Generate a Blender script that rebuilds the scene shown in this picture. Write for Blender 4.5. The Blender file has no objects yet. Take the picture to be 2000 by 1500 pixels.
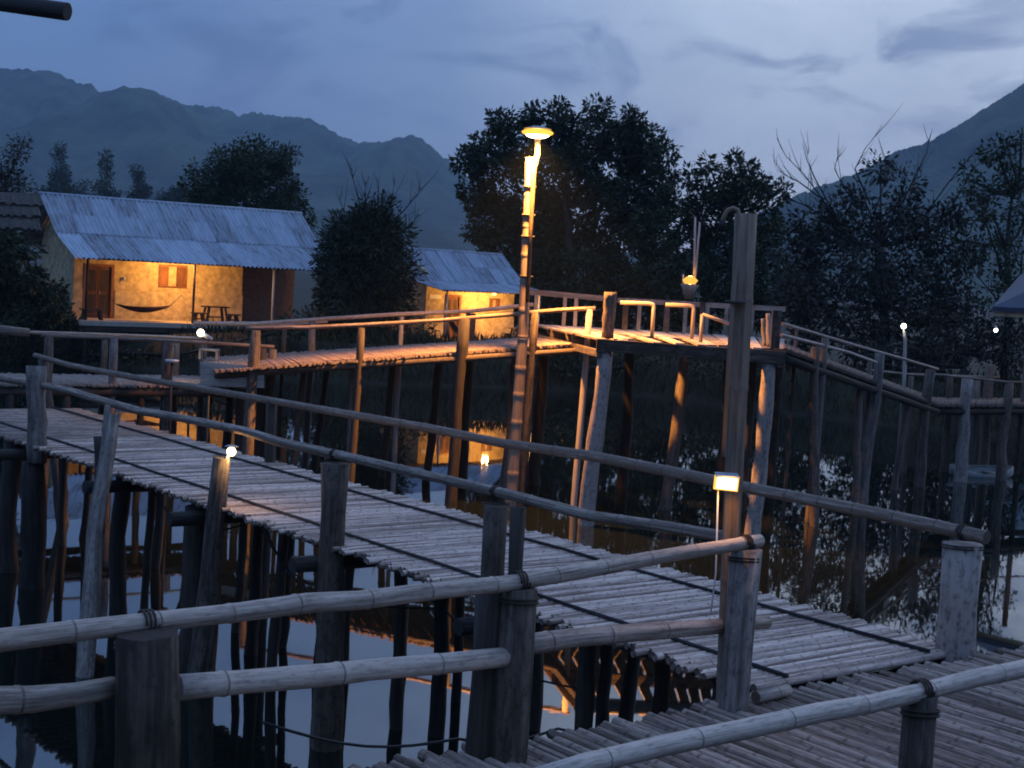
import bpy, math, random
import numpy as np
from mathutils import Vector, Matrix

random.seed(7)
RNG = np.random.default_rng(7)
SC = bpy.context.scene
COL = SC.collection

# ------------------------------------------------------------------ camera
F_PX = 3000.0                       # focal length in pixels of the 2000 px wide photograph
CAM_Z = 5.15                        # metres above the water
PITCH = math.radians(-4.195)
ROLL = math.radians(3.32)
cam_data = bpy.data.cameras.new('camera')
cam_data.sensor_fit = 'HORIZONTAL'
cam_data.sensor_width = 36.0
cam_data.lens = 36.0 * F_PX / 2000.0
cam_data.clip_start = 0.1
cam_data.clip_end = 20000.0
cam = bpy.data.objects.new('camera', cam_data)
COL.objects.link(cam)
_fwd = Vector((0, math.cos(PITCH), math.sin(PITCH)))
_up0 = Vector((0, -math.sin(PITCH), math.cos(PITCH)))
_rt0 = Vector((1, 0, 0))
_rt = _rt0 * math.cos(ROLL) + _up0 * math.sin(ROLL)
_up = _up0 * math.cos(ROLL) - _rt0 * math.sin(ROLL)
CAM = Vector((0, 0, CAM_Z))
cam.matrix_world = Matrix(((_rt.x, _up.x, -_fwd.x, 0), (_rt.y, _up.y, -_fwd.y, 0),
                           (_rt.z, _up.z, -_fwd.z, CAM_Z), (0, 0, 0, 1)))
SC.camera = cam

# ------------------------------------------------------------------ render and colour settings
SC.render.engine = 'CYCLES'
SC.cycles.use_denoising = True
SC.cycles.max_bounces = 3
SC.cycles.diffuse_bounces = 2
SC.cycles.glossy_bounces = 3
SC.cycles.transmission_bounces = 2
SC.cycles.volume_bounces = 0
SC.cycles.transparent_max_bounces = 6
SC.cycles.sample_clamp_indirect = 4.0
SC.cycles.filter_width = 1.9
SC.cycles.caustics_reflective = False
SC.cycles.caustics_refractive = False
SC.view_settings.view_transform = 'Standard'
SC.view_settings.look = 'None'
SC.view_settings.exposure = 0.0
SC.view_settings.gamma = 1.0

# ------------------------------------------------------------------ node helper
class NT:
    def __init__(self, tree):
        self.t = tree; self.n = tree.nodes; self.l = tree.links
        self.n.clear()
    def node(self, kind, **kw):
        nd = self.n.new(kind)
        for k, v in kw.items():
            if k in ('inputs',):
                for ik, iv in v.items():
                    nd.inputs[ik].default_value = iv
            else:
                setattr(nd, k, v)
        return nd
    def link(self, a, b): self.l.new(a, b)
    def math(self, op, a, b=None, clamp=False):
        nd = self.n.new('ShaderNodeMath'); nd.operation = op; nd.use_clamp = clamp
        for i, v in enumerate((a, b)):
            if v is None: continue
            if isinstance(v, (int, float)): nd.inputs[i].default_value = v
            else: self.l.new(v, nd.inputs[i])
        return nd.outputs[0]
    def ramp(self, fac, stops):
        nd = self.n.new('ShaderNodeValToRGB')
        e = nd.color_ramp.elements
        while len(e) < len(stops): e.new(0.5)
        for el, (p, c) in zip(e, stops):
            el.position = p
            el.color = (*c, 1) if not isinstance(c, (int, float)) else (c, c, c, 1)
        self.l.new(fac, nd.inputs[0])
        return nd.outputs[0]
    def mix(self, fac, a, b, blend='MIX'):
        nd = self.n.new('ShaderNodeMix'); nd.data_type = 'RGBA'; nd.blend_type = blend
        for i, v in ((0, fac), (6, a), (7, b)):
            if isinstance(v, (int, float)): nd.inputs[i].default_value = v
            elif isinstance(v, tuple): nd.inputs[i].default_value = (*v, 1)
            else: self.l.new(v, nd.inputs[i])
        return nd.outputs[2]

# ------------------------------------------------------------------ world: dusk sky with torn cloud
SUN_AZ = math.radians(38)           # to the right of the view, where the sky is brightest
SUN_EL = math.radians(2.0)
world = bpy.data.worlds.new('World'); SC.world = world; world.use_nodes = True
w = NT(world.node_tree)
tc = w.node('ShaderNodeTexCoord')
sky = w.node('ShaderNodeTexSky', sky_type='NISHITA')
sky.sun_disc = False
sky.sun_elevation = SUN_EL
sky.sun_rotation = SUN_AZ
sky.air_density = 1.0; sky.dust_density = 0.3; sky.ozone_density = 4.0
sep = w.node('ShaderNodeSeparateXYZ'); w.link(tc.outputs['Generated'], sep.inputs[0])
zc = w.math('MAXIMUM', sep.outputs[2], 0.0)
den = w.math('ADD', zc, 0.30)
px_ = w.math('DIVIDE', sep.outputs[0], den)
py_ = w.math('DIVIDE', sep.outputs[1], den)
comb = w.node('ShaderNodeCombineXYZ'); w.link(px_, comb.inputs[0]); w.link(py_, comb.inputs[1])
mp = w.node('ShaderNodeMapping'); w.link(comb.outputs[0], mp.inputs[0])
mp.inputs['Location'].default_value = (7.1, 2.2, 0); mp.inputs['Rotation'].default_value = (0, 0, 0.25)
mp.inputs['Scale'].default_value = (1.0, 0.9, 1)
n1 = w.node('ShaderNodeTexNoise', inputs={'Scale': 1.3, 'Detail': 5.0, 'Roughness': 0.55, 'Distortion': 0.5})
w.link(mp.outputs[0], n1.inputs['Vector'])
n2 = w.node('ShaderNodeTexNoise', inputs={'Scale': 4.6, 'Detail': 6.0, 'Roughness': 0.58, 'Distortion': 0.7})
w.link(mp.outputs[0], n2.inputs['Vector'])
broad = w.ramp(n1.outputs[0], [(0.40, 0.0), (0.62, 1.0)])
wisp = w.ramp(n2.outputs[0], [(0.50, 0.0), (0.64, 1.0)])
cloud = w.math('ADD', w.math('MULTIPLY', broad, 0.45), w.math('MULTIPLY', wisp, 0.55), True)
# dusk light: brighter and paler towards the sunset side
sdir = Vector((math.sin(SUN_AZ), math.cos(SUN_AZ), 0.10)).normalized()
vd = w.node('ShaderNodeVectorMath', operation='DOT_PRODUCT'); w.link(tc.outputs['Generated'], vd.inputs[0])
vd.inputs[1].default_value = sdir
toward = w.ramp(vd.outputs['Value'], [(0.0, 0.0), (0.60, 0.03), (0.76, 0.18), (0.855, 0.66), (0.94, 0.88), (1.0, 1.0)])
clear = w.mix(toward, (0.105, 0.190, 0.400), (0.84, 0.93, 1.02))
cloudc = w.mix(toward, (0.080, 0.130, 0.290), (0.27, 0.315, 0.44))
low = w.ramp(sep.outputs[2], [(0.0, 1.0), (0.14, 0.0)])
lowc = w.mix(toward, (0.16, 0.20, 0.36), (0.74, 0.70, 0.84))
skyc = w.mix(cloud, clear, cloudc)
skyc = w.mix(w.math('MULTIPLY', low, 0.75), skyc, lowc)
nish = w.node('ShaderNodeVectorMath', operation='SCALE'); w.link(sky.outputs[0], nish.inputs[0]); nish.inputs['Scale'].default_value = 0.03
tot0 = w.mix(1.0, skyc, nish.outputs[0], 'ADD')
# an overcast sky is brighter overhead than at the horizon
grad = w.math('ADD', w.math('MULTIPLY', zc, 3.0), 1.0)
gcol = w.node('ShaderNodeCombineXYZ')
for i_ in range(3): w.link(grad, gcol.inputs[i_])
tot = w.mix(1.0, tot0, gcol.outputs[0], 'MULTIPLY')
bg = w.node('ShaderNodeBackground', inputs={'Strength': 0.81}); w.link(tot, bg.inputs[0])
wo = w.node('ShaderNodeOutputWorld'); w.link(bg.outputs[0], wo.inputs[0])

# the sun is at the horizon behind cloud: only a broad weak glow is left of it
sun_d = bpy.data.lights.new('sun', 'SUN'); sun_d.energy = 0.06; sun_d.angle = math.radians(25); sun_d.color = (1.0, 0.86, 0.78)
sun = bpy.data.objects.new('sun', sun_d); COL.objects.link(sun)
_s = Vector((math.sin(SUN_AZ), math.cos(SUN_AZ), math.tan(math.radians(10))))
sun.rotation_euler = (-_s).to_track_quat('-Z', 'Y').to_euler(); sun.location = (40, 60, 60)

# ------------------------------------------------------------------ measuring helpers (photo pixel -> place)
def ray(px, py):
    return (_fwd + _rt * ((px - 1000) / F_PX) + _up * ((750 - py) / F_PX))
def atz(px, py, z):                 # point of the level z seen at this pixel
    r = ray(px, py); t = (z - CAM_Z) / r.z
    return CAM + r * t
def atd(px, py, d):                 # point at distance d (along y)
    r = ray(px, py); return CAM + r * (d / r.y)
def online(px, py, A, B):           # point on the upright plane through A and B
    r = ray(px, py); n = Vector((-(B.y - A.y), B.x - A.x, 0))
    return CAM + r * (n.dot(A - CAM) / n.dot(r))
def lerp(a, b, t): return a + (b - a) * t

# ------------------------------------------------------------------ materials
MATS = {}
def mat_new(name):
    m = bpy.data.materials.new(name); m.use_nodes = True; MATS[name] = m
    return m, NT(m.node_tree)
def finish(nt, color, rough=0.7, bump=None, bump_d=0.01, spec=0.3, metallic=0.0):
    p = nt.node('ShaderNodeBsdfPrincipled')
    if isinstance(color, tuple): p.inputs['Base Color'].default_value = (*color, 1)
    else: nt.link(color, p.inputs['Base Color'])
    if isinstance(rough, (int, float)): p.inputs['Roughness'].default_value = rough
    else: nt.link(rough, p.inputs['Roughness'])
    p.inputs['Specular IOR Level'].default_value = spec
    p.inputs['Metallic'].default_value = metallic
    if bump is not None:
        b = nt.node('ShaderNodeBump', inputs={'Strength': 0.6, 'Distance': bump_d})
        nt.link(bump, b.inputs['Height']); nt.link(b.outputs[0], p.inputs['Normal'])
    o = nt.node('ShaderNodeOutputMaterial'); nt.link(p.outputs[0], o.inputs[0])
    return p
def wood(name, lo, hi, streak=5.0, rough=0.75, ring=0.0, bump_d=0.006, spec=0.25, spots=0.0):
    m, nt = mat_new(name)
    at = nt.node('ShaderNodeAttribute', attribute_name='grain')
    oi = nt.node('ShaderNodeObjectInfo')
    offs = nt.node('ShaderNodeVectorMath', operation='SCALE'); offs.inputs[0].default_value = (13.1, 7.7, 29.3)
    nt.link(oi.outputs['Random'], offs.inputs['Scale'])
    add = nt.node('ShaderNodeVectorMath', operation='ADD'); nt.link(at.outputs['Vector'], add.inputs[0]); nt.link(offs.outputs[0], add.inputs[1])
    mpn = nt.node('ShaderNodeMapping'); nt.link(add.outputs[0], mpn.inputs[0]); mpn.inputs['Scale'].default_value = (streak, streak, 0.9)
    a = nt.node('ShaderNodeTexNoise', inputs={'Scale': 1.0, 'Detail': 3.5, 'Roughness': 0.65}); nt.link(mpn.outputs[0], a.inputs['Vector'])
    b = nt.node('ShaderNodeTexNoise', inputs={'Scale': 3.2, 'Detail': 2.5, 'Roughness': 0.6}); nt.link(add.outputs[0], b.inputs['Vector'])
    f = nt.math('ADD', nt.math('MULTIPLY', a.outputs[0], 0.6), nt.math('MULTIPLY', b.outputs[0], 0.4))
    f = nt.math('ADD', f, nt.math('MULTIPLY', nt.math('SUBTRACT', oi.outputs['Random'], 0.5), 0.30))
    col = nt.ramp(f, [(0.36, lo), (0.50, tuple((x + y) / 2 for x, y in zip(lo, hi))), (0.64, hi)])
    if ring > 0:
        sp = nt.node('ShaderNodeSeparateXYZ'); nt.link(add.outputs[0], sp.inputs[0])
        fr = nt.math('FRACT', nt.math('DIVIDE', sp.outputs[2], ring))
        k = nt.math('LESS_THAN', fr, 0.06)
        col = nt.mix(nt.math('MULTIPLY', k, 0.5), col, tuple(x * 0.6 for x in lo))
    if spots > 0:               # weather stains, mould spots and dirt
        mp2 = nt.node('ShaderNodeMapping'); nt.link(add.outputs[0], mp2.inputs[0]); mp2.inputs['Scale'].default_value = (2.2, 2.2, 5.0)
        s_ = nt.node('ShaderNodeTexNoise', inputs={'Scale': 2.4, 'Detail': 5.0, 'Roughness': 0.7}); nt.link(mp2.outputs[0], s_.inputs['Vector'])
        k2 = nt.ramp(s_.outputs[0], [(0.50, 0.0), (0.66, 1.0)])
        col = nt.mix(nt.math('MULTIPLY', k2, spots), col, tuple(x * 0.35 for x in lo))
    finish(nt, col, rough, bump=a.outputs[0], bump_d=bump_d, spec=spec)
    return m
M_BAMBOO = wood('weathered_bamboo', (0.19, 0.140, 0.105), (0.60, 0.465, 0.365), streak=4, ring=0.0, rough=0.85, spec=0.12, bump_d=0.014, spots=0.42)
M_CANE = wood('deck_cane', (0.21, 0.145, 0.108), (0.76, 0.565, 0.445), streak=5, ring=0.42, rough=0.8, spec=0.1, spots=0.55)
M_CANE2 = wood('darker_cane', (0.11, 0.076, 0.055), (0.40, 0.295, 0.225), streak=5, ring=0.47, rough=0.8, spec=0.1, spots=0.6)  # darker copy of the deck cane
M_BROWN = wood('brown_bamboo', (0.10, 0.066, 0.044), (0.30, 0.215, 0.15), streak=5, rough=0.75, spec=0.15)
M_NODE = wood('bamboo_node', (0.09, 0.066, 0.05), (0.26, 0.20, 0.155), streak=3)
M_LOG = wood('weathered_log', (0.0468, 0.0338, 0.0245), (0.1944, 0.1476, 0.1116), streak=7, bump_d=0.02, spots=0.7)
M_LOGD = wood('dark_log', (0.0315, 0.0217, 0.0147), (0.1260, 0.0910, 0.0644), streak=7, bump_d=0.02, spots=0.7)
M_LOGL = wood('pale_log', (0.1200, 0.0960, 0.0784), (0.3520, 0.2880, 0.2400), streak=6, bump_d=0.02, spots=0.7)
M_WET = wood('wet_log', (0.0144, 0.0102, 0.0072), (0.0600, 0.0438, 0.0312), streak=7, bump_d=0.02, spec=0.35)
M_PLANK = wood('grey_plank', (0.18, 0.145, 0.115), (0.44, 0.37, 0.30), streak=5)
M_DARKW = wood('dark_timber', (0.025, 0.018, 0.014), (0.085, 0.055, 0.038), streak=6)
M_DOOR = wood('door_wood', (0.10, 0.040, 0.018), (0.24, 0.10, 0.045), streak=6)
M_BATTEN = wood('dark_batten', (0.012, 0.011, 0.011), (0.06, 0.055, 0.05), streak=6)

def plain(name, col, rough=0.6, var=0.25, scale=6.0, spec=0.3, metallic=0.0, bump_d=0.004):
    m, nt = mat_new(name)
    t = nt.node('ShaderNodeTexCoord')
    a = nt.node('ShaderNodeTexNoise', inputs={'Scale': scale, 'Detail': 6.0, 'Roughness': 0.65}); nt.link(t.outputs['Object'], a.inputs['Vector'])
    c = nt.ramp(a.outputs[0], [(0.3, tuple(x * (1 - var) for x in col)), (0.7, tuple(min(1, x * (1 + var)) for x in col))])
    finish(nt, c, rough, bump=a.outputs[0], bump_d=bump_d, spec=spec, metallic=metallic)
    return m
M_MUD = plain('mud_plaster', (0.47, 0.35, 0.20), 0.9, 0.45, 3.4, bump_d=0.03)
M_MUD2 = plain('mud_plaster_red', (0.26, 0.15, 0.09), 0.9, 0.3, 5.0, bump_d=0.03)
M_FLOOR = plain('pale_floor', (0.42, 0.34, 0.26), 0.8, 0.2, 4.0)
def roof_mat():
    m, nt = mat_new('roof_sheet')
    t = nt.node('ShaderNodeTexCoord'); oi = nt.node('ShaderNodeObjectInfo')
    mpn = nt.node('ShaderNodeMapping'); nt.link(t.outputs['Object'], mpn.inputs[0]); mpn.inputs['Scale'].default_value = (3.0, 0.5, 1)
    ad = nt.node('ShaderNodeVectorMath', operation='ADD'); nt.link(mpn.outputs[0], ad.inputs[0])
    cb = nt.node('ShaderNodeCombineXYZ')
    for i_ in range(3): nt.link(nt.math('MULTIPLY', oi.outputs['Random'], 37.0), cb.inputs[i_])
    nt.link(cb.outputs[0], ad.inputs[1])
    a = nt.node('ShaderNodeTexNoise', inputs={'Scale': 2.2, 'Detail': 7.0, 'Roughness': 0.7}); nt.link(ad.outputs[0], a.inputs['Vector'])
    f = nt.math('ADD', a.outputs[0], nt.math('MULTIPLY', nt.math('SUBTRACT', oi.outputs['Random'], 0.5), 0.28))
    c = nt.ramp(f, [(0.25, (0.13, 0.12, 0.115)), (0.45, (0.28, 0.30, 0.33)), (0.75, (0.42, 0.46, 0.51))])
    finish(nt, c, 0.55, bump=a.outputs[0], bump_d=0.01, spec=0.35); return m
M_ROOF = roof_mat()
M_METAL = plain('grey_metal', (0.40, 0.41, 0.42), 0.45, 0.15, 12.0, spec=0.5)
M_WHITE = plain('white_paint', (0.72, 0.70, 0.66), 0.5, 0.08, 10.0)
M_BLACK = plain('black_rubber', (0.015, 0.015, 0.016), 0.6, 0.2, 20.0)
M_CLOTH = plain('dark_cloth', (0.05, 0.018, 0.014), 0.9, 0.3, 14.0)
M_THATCH = plain('thatch', (0.085, 0.070, 0.056), 0.95, 0.45, 9.0, bump_d=0.06)
M_HULL = plain('boat_hull', (0.26, 0.27, 0.25), 0.5, 0.25, 3.0)
M_GLASSW = plain('frosted_cover', (0.55, 0.57, 0.60), 0.15, 0.05, 4.0, spec=0.7)
M_PAVROOF = plain('pavilion_roof', (0.035, 0.045, 0.07), 0.6, 0.25, 2.0)
def foliage(name, lo, hi):
    m, nt = mat_new(name)
    g = nt.node('ShaderNodeNewGeometry')
    a = nt.node('ShaderNodeTexNoise', inputs={'Scale': 0.9, 'Detail': 3.0}); nt.link(g.outputs['Position'], a.inputs['Vector'])
    f = nt.math('ADD', nt.math('MULTIPLY', a.outputs[0], 0.6), nt.math('MULTIPLY', g.outputs['Random Per Island'], 0.4))
    c = nt.ramp(f, [(0.25, lo), (0.75, hi)])
    finish(nt, c, 0.6, spec=0.15)
    return m
M_LEAF = foliage('broad_leaf', (0.020, 0.028, 0.012), (0.060, 0.072, 0.028))
M_LEAF2 = foliage('bamboo_leaf', (0.022, 0.028, 0.014), (0.060, 0.070, 0.034))
M_GRASS = foliage('bank_grass', (0.016, 0.016, 0.006), (0.060, 0.055, 0.020))
M_LEAF3 = foliage('dry_leaf', (0.024, 0.022, 0.016), (0.065, 0.058, 0.040))
M_BARK = wood('bark', (0.020, 0.017, 0.014), (0.070, 0.060, 0.050), streak=4, bump_d=0.03)
def emit(name, col, strength):
    m, nt = mat_new(name)
    m.cycles.emission_sampling = 'NONE'   # the lamp's own point light does the lighting
    e = nt.node('ShaderNodeEmission', inputs={'Color': (*col, 1), 'Strength': strength})
    o = nt.node('ShaderNodeOutputMaterial'); nt.link(e.outputs[0], o.inputs[0])
    return m
WARM = (1.0, 0.48, 0.12)

# ------------------------------------------------------------------ mesh builder
class MB:
    def __init__(s): s.v = []; s.f = []; s.g = []; s.m = []; s.sm = []
    def tube(s, pts, radii, sides=10, mat=0, node=None, node_mat=1, caps=True, rough=0.0, hollow=False, twist=None):
        pts = [Vector(p) for p in pts]
        if isinstance(radii, (int, float)): radii = [radii] * len(pts)
        L = [0.0]
        for i in range(1, len(pts)): L.append(L[-1] + (pts[i] - pts[i - 1]).length)
        seq = [(pts[i], radii[i], L[i], 0) for i in range(len(pts))]
        if node:
            # resample with bamboo joints: bulge plus a thin dark ring
            ts = []; x = random.uniform(0.3, 0.9) * node
            while x < L[-1] - 0.05:
                ts.append(x); x += node * random.uniform(0.88, 1.12)
            def at(d):
                for i in range(1, len(pts)):
                    if d <= L[i] or i == len(pts) - 1:
                        t = (d - L[i - 1]) / max(1e-6, L[i] - L[i - 1])
                        return lerp(pts[i - 1], pts[i], t), lerp(radii[i - 1], radii[i], t)
            ds = [(l, 1.0, 0) for l in L]
            for t in ts:
                r = at(t)[1]
                ds += [(t - r * 0.75, 1.0, 0), (t - r * 0.35, 1.0, 0), (t - r * 0.10, 1.075, 0), (t, 1.045, 1), (t + r * 0.12, 1.07, 0), (t + r * 0.4, 1.0, 0), (t + r * 0.8, 1.0, 0)]
            ds.sort()
            seq = []
            for d, k, mm in ds:
                d = min(max(d, 0), L[-1]); p, r = at(d); seq.append((p, r * k, d, mm))
        base = len(s.v); seed = random.uniform(0, 50)
        up = None; rings = []
        for i, (p, r, l, mm) in enumerate(seq):
            a = seq[max(0, i - 1)][0]; b = seq[min(len(seq) - 1, i + 1)][0]
            t = b - a
            if t.length < 1e-6: t = (pts[-1] - pts[0])
            t.normalize()
            if up is None:
                up = t.orthogonal().normalized()
            up = (up - t * up.dot(t)).normalized()
            bi = t.cross(up)
            ring = []
            for k in range(sides):
                an = 2 * math.pi * k / sides
                rr = r * (1 + random.uniform(-rough, rough)) if rough else r
                ring.append(len(s.v))
                s.v.append(p + up * (math.cos(an) * rr) + bi * (math.sin(an) * rr))
                s.g.append((math.cos(an) * 0.5 + seed, math.sin(an) * 0.5 + seed * 0.7, l + seed))
            rings.append((ring, mm))
        for i in range(len(rings) - 1):
            (r0, m0), (r1, m1) = rings[i], rings[i + 1]
            for k in range(sides):
                s.f.append((r0[k], r0[(k + 1) % sides], r1[(k + 1) % sides], r1[k]))
                s.m.append(node_mat if (m0 or m1) and node else mat); s.sm.append(True)
        if caps:
            for ring, flip in ((rings[0][0], True), (rings[-1][0], False)):
                c = len(s.v); s.v.append(sum((s.v[q] for q in ring), Vector()) / sides); s.g.append((seed, seed, seed))
                for k in range(sides):
                    tri = (ring[k], ring[(k + 1) % sides], c)
                    s.f.append(tri[::-1] if flip else tri); s.m.append(node_mat if node else mat); s.sm.append(False)
        return s
    def log(s, a, b, r0, r1=None, sides=10, seg=7, wob=0.25, rough=0.10, mat=0):
        a = Vector(a); b = Vector(b); r1 = r1 or r0
        t = (b - a).normalized(); o = t.orthogonal().normalized(); q = t.cross(o)
        ph = random.uniform(0, 6); pts = []; rad = []
        for i in range(seg + 1):
            u = i / seg
            e = math.sin(math.pi * u)
            w1 = wob * r0 * (math.sin(ph + 4.1 * u) * 0.7 + random.uniform(-0.4, 0.4)) * e
            w2 = wob * r0 * (math.cos(ph * 1.7 + 3.3 * u) * 0.7 + random.uniform(-0.4, 0.4)) * e
            pts.append(lerp(a, b, u) + o * w1 + q * w2)
            rad.append(lerp(r0, r1, u) * random.uniform(0.93, 1.07))
        return s.tube(pts, rad, sides, mat, rough=rough)
    def box(s, M, size, mat=0):
        x, y, z = (d / 2 for d in size); base = len(s.v); seed = random.uniform(0, 30)
        for sx in (-1, 1):
            for sy in (-1, 1):
                for sz in (-1, 1):
                    s.v.append(M @ Vector((sx * x, sy * y, sz * z)))
                    l = sorted(((size[0], sx * x), (size[1], sy * y), (size[2], sz * z)))
                    s.g.append((l[0][1] * 2 + seed, l[1][1] * 2 + seed, l[2][1] + seed))
        for q in ((0, 1, 3, 2), (4, 6, 7, 5), (0, 4, 5, 1), (2, 3, 7, 6), (0, 2, 6, 4), (1, 5, 7, 3)):
            s.f.append(tuple(base + i for i in q)); s.m.append(mat); s.sm.append(False)
        return s
    def quadbox(s, pts, mat=0):     # 8 corners: 4 bottom, 4 top, both counter-clockwise
        base = len(s.v); seed = random.uniform(0, 30)
        for p in pts:
            s.v.append(Vector(p)); s.g.append((p[0] + seed, p[2] * 2 + seed, p[1] + seed))
        for q in ((3, 2, 1, 0), (4, 5, 6, 7), (0, 1, 5, 4), (1, 2, 6, 5), (2, 3, 7, 6), (3, 0, 4, 7)):
            s.f.append(tuple(base + i for i in q)); s.m.append(mat); s.sm.append(False)
        return s
    def beam(s, a, b, w_, h, mat=0):
        a = Vector(a); b = Vector(b); t = b - a; L = t.length; t.normalize()
        side = t.cross(Vector((0, 0, 1)))
        if side.length < 1e-4: side = Vector((1, 0, 0))
        side.normalize(); up = side.cross(t)
        M = Matrix((( t.x, side.x, up.x, 0), (t.y, side.y, up.y, 0), (t.z, side.z, up.z, 0), (0, 0, 0, 1)))
        M.translation = (a + b) / 2
        return s.box(M, (L, w_, h), mat)
    def ball(s, c, r, mat=0, seg=12, rings=8, squash=(1, 1, 1)):
        base = len(s.v); c = Vector(c)
        for i in range(rings + 1):
            th = math.pi * i / rings
            for k in range(seg):
                a = 2 * math.pi * k / seg
                n = Vector((math.sin(th) * math.cos(a), math.sin(th) * math.sin(a), math.cos(th)))
                s.v.append(c + Vector((n.x * squash[0], n.y * squash[1], n.z * squash[2])) * r); s.g.append(tuple(n))
        for i in range(rings):
            for k in range(seg):
                s.f.append((base + i * seg + k, base + (i + 1) * seg + k, base + (i + 1) * seg + (k + 1) % seg, base + i * seg + (k + 1) % seg))
                s.m.append(mat); s.sm.append(True)
        return s
    def build(s, name, mats, parent=None, label=None, cat=None, group=None, kind=None, origin=None):
        if not isinstance(mats, (list, tuple)): mats = [mats]
        if origin is None:
            zmin = min(v.z for v in s.v); origin = Vector((sum(v.x for v in s.v) / len(s.v), sum(v.y for v in s.v) / len(s.v), zmin))
        origin = Vector(origin)
        me = bpy.data.meshes.new(name)
        me.from_pydata([tuple(v - origin) for v in s.v], [], s.f)
        at = me.attributes.new('grain', 'FLOAT_VECTOR', 'POINT')
        at.data.foreach_set('vector', np.array(s.g, dtype=np.float32).ravel())
        for m in mats: me.materials.append(m)
        me.polygons.foreach_set('material_index', s.m)
        me.polygons.foreach_set('use_smooth', s.sm)
        o = bpy.data.objects.new(name, me); COL.objects.link(o)
        put(o, origin, parent)
        tag(o, label, cat, group, kind)
        return o
WLOC = {}
def put(o, loc, parent=None):
    loc = Vector(loc); WLOC[o.name] = loc
    if parent is not None:
        o.parent = parent; o.location = loc - WLOC[parent.name]
    else: o.location = loc
def tag(o, label=None, cat=None, group=None, kind=None):
    if label: o['label'] = label
    if cat: o['category'] = cat
    if group: o['group'] = group
    if kind: o['kind'] = kind
    return o
def thing(name, loc, label, cat, group=None):
    e = bpy.data.objects.new(name, None); e.empty_display_size = 0.3; COL.objects.link(e)
    put(e, loc); return tag(e, label, cat, group)
def copy_part(src, parent, loc, mat3=None):
    o = src.copy(); COL.objects.link(o); put(o, loc, parent)
    if mat3 is not None: o.rotation_euler = mat3.to_euler()
    return o
UP = Vector((0, 0, 1))
DECK = 2.15

# ------------------------------------------------------------------ ground, water, mountains
def vnoise(x, y, seed=0):
    # smooth value noise on numpy arrays
    r = np.random.default_rng(seed); tab = r.random((64, 64))
    xi = np.floor(x).astype(int); yi = np.floor(y).astype(int); fx = x - xi; fy = y - yi
    fx = fx * fx * (3 - 2 * fx); fy = fy * fy * (3 - 2 * fy)
    t = lambda a, b: tab[a % 64, b % 64]
    return (t(xi, yi) * (1 - fx) + t(xi + 1, yi) * fx) * (1 - fy) + (t(xi, yi + 1) * (1 - fx) + t(xi + 1, yi + 1) * fx) * fy
def fbm(x, y, seed=0, oct=5):
    s = 0; a = 0.5
    for i in range(oct):
        s = s + a * (vnoise(x, y, seed + i) - 0.5); x = x * 2.03 + 3.1; y = y * 2.03 + 1.7; a *= 0.5
    return s
def grid_mesh(name, X, Y, Z, mat, kind='structure', smooth=True):
    ny, nx = X.shape
    v = np.stack([X, Y, Z], -1).reshape(-1, 3)
    i = np.arange(nx * ny).reshape(ny, nx)
    f = np.stack([i[:-1, :-1], i[:-1, 1:], i[1:, 1:], i[1:, :-1]], -1).reshape(-1, 4)
    me = bpy.data.meshes.new(name); me.from_pydata(v.tolist(), [], f.tolist())
    me.materials.append(mat); me.polygons.foreach_set('use_smooth', [smooth] * len(me.polygons))
    o = bpy.data.objects.new(name, me); COL.objects.link(o); o['kind'] = kind
    return o
M_EARTH = plain('bank_earth', (0.034, 0.027, 0.014), 0.95, 0.5, 0.8, bump_d=0.12)
def shore(x):                       # distance of the far shore
    return 66.0 + 1.0 * np.sin(x * 0.11) + 0.7 * np.sin(x * 0.31 + 1) + np.where(x > 6, -(np.minimum(x, 18) - 6) * 0.85, 0)
xs = np.concatenate([-np.geomspace(4000, 60, 24), np.linspace(-58, 58, 117), np.geomspace(60, 4000, 24)])
ys = np.concatenate([-np.geomspace(1500, 60, 14), np.linspace(-50, 40, 19), np.linspace(41, 110, 139), np.geomspace(114, 4000, 30)])
GX, GY = np.meshgrid(xs, ys)
inside = np.minimum.reduce([shore(GX) - GY, GY + 55, 55 - np.abs(GX)])     # > 0 over the pond
t_ = np.clip((-inside + 0.7) / 3.2, 0, 1); t_ = t_ * t_ * (3 - 2 * t_)
GZ = -0.7 + t_ * 2.35 + 0.5 * fbm(GX * 0.25, GY * 0.25, 3) * t_
GZ = np.where(np.hypot(GX, GY) > 140, GZ + 3.0 * fbm(GX * 0.01, GY * 0.01, 9), GZ)
grid_mesh('ground', GX, GY, GZ, M_EARTH)
def ground_z(x, y):
    ins = min(float(shore(np.array(x))) - y, y + 55, 55 - abs(x)); t = min(max((-ins + 0.7) / 3.2, 0), 1); t = t * t * (3 - 2 * t)
    return -0.7 + t * 2.35

m, nt = mat_new('pond_water')
g = nt.node('ShaderNodeNewGeometry')
mpw = nt.node('ShaderNodeMapping'); nt.link(g.outputs['Position'], mpw.inputs[0]); mpw.inputs['Scale'].default_value = (1.0, 0.55, 1)
wa = nt.node('ShaderNodeTexNoise', inputs={'Scale': 1.9, 'Detail': 3.0, 'Roughness': 0.5}); nt.link(mpw.outputs[0], wa.inputs['Vector'])
wb = nt.node('ShaderNodeTexNoise', inputs={'Scale': 0.22, 'Detail': 2.0}); nt.link(g.outputs['Position'], wb.inputs['Vector'])
amp = nt.ramp(wb.outputs[0], [(0.42, 0.06), (0.66, 0.6)])
hgt = nt.math('MULTIPLY', wa.outputs[0], amp)
p = nt.node('ShaderNodeBsdfPrincipled', inputs={'Base Color': (0.006, 0.008, 0.006, 1), 'Roughness': 0.02, 'IOR': 2.0})
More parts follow.
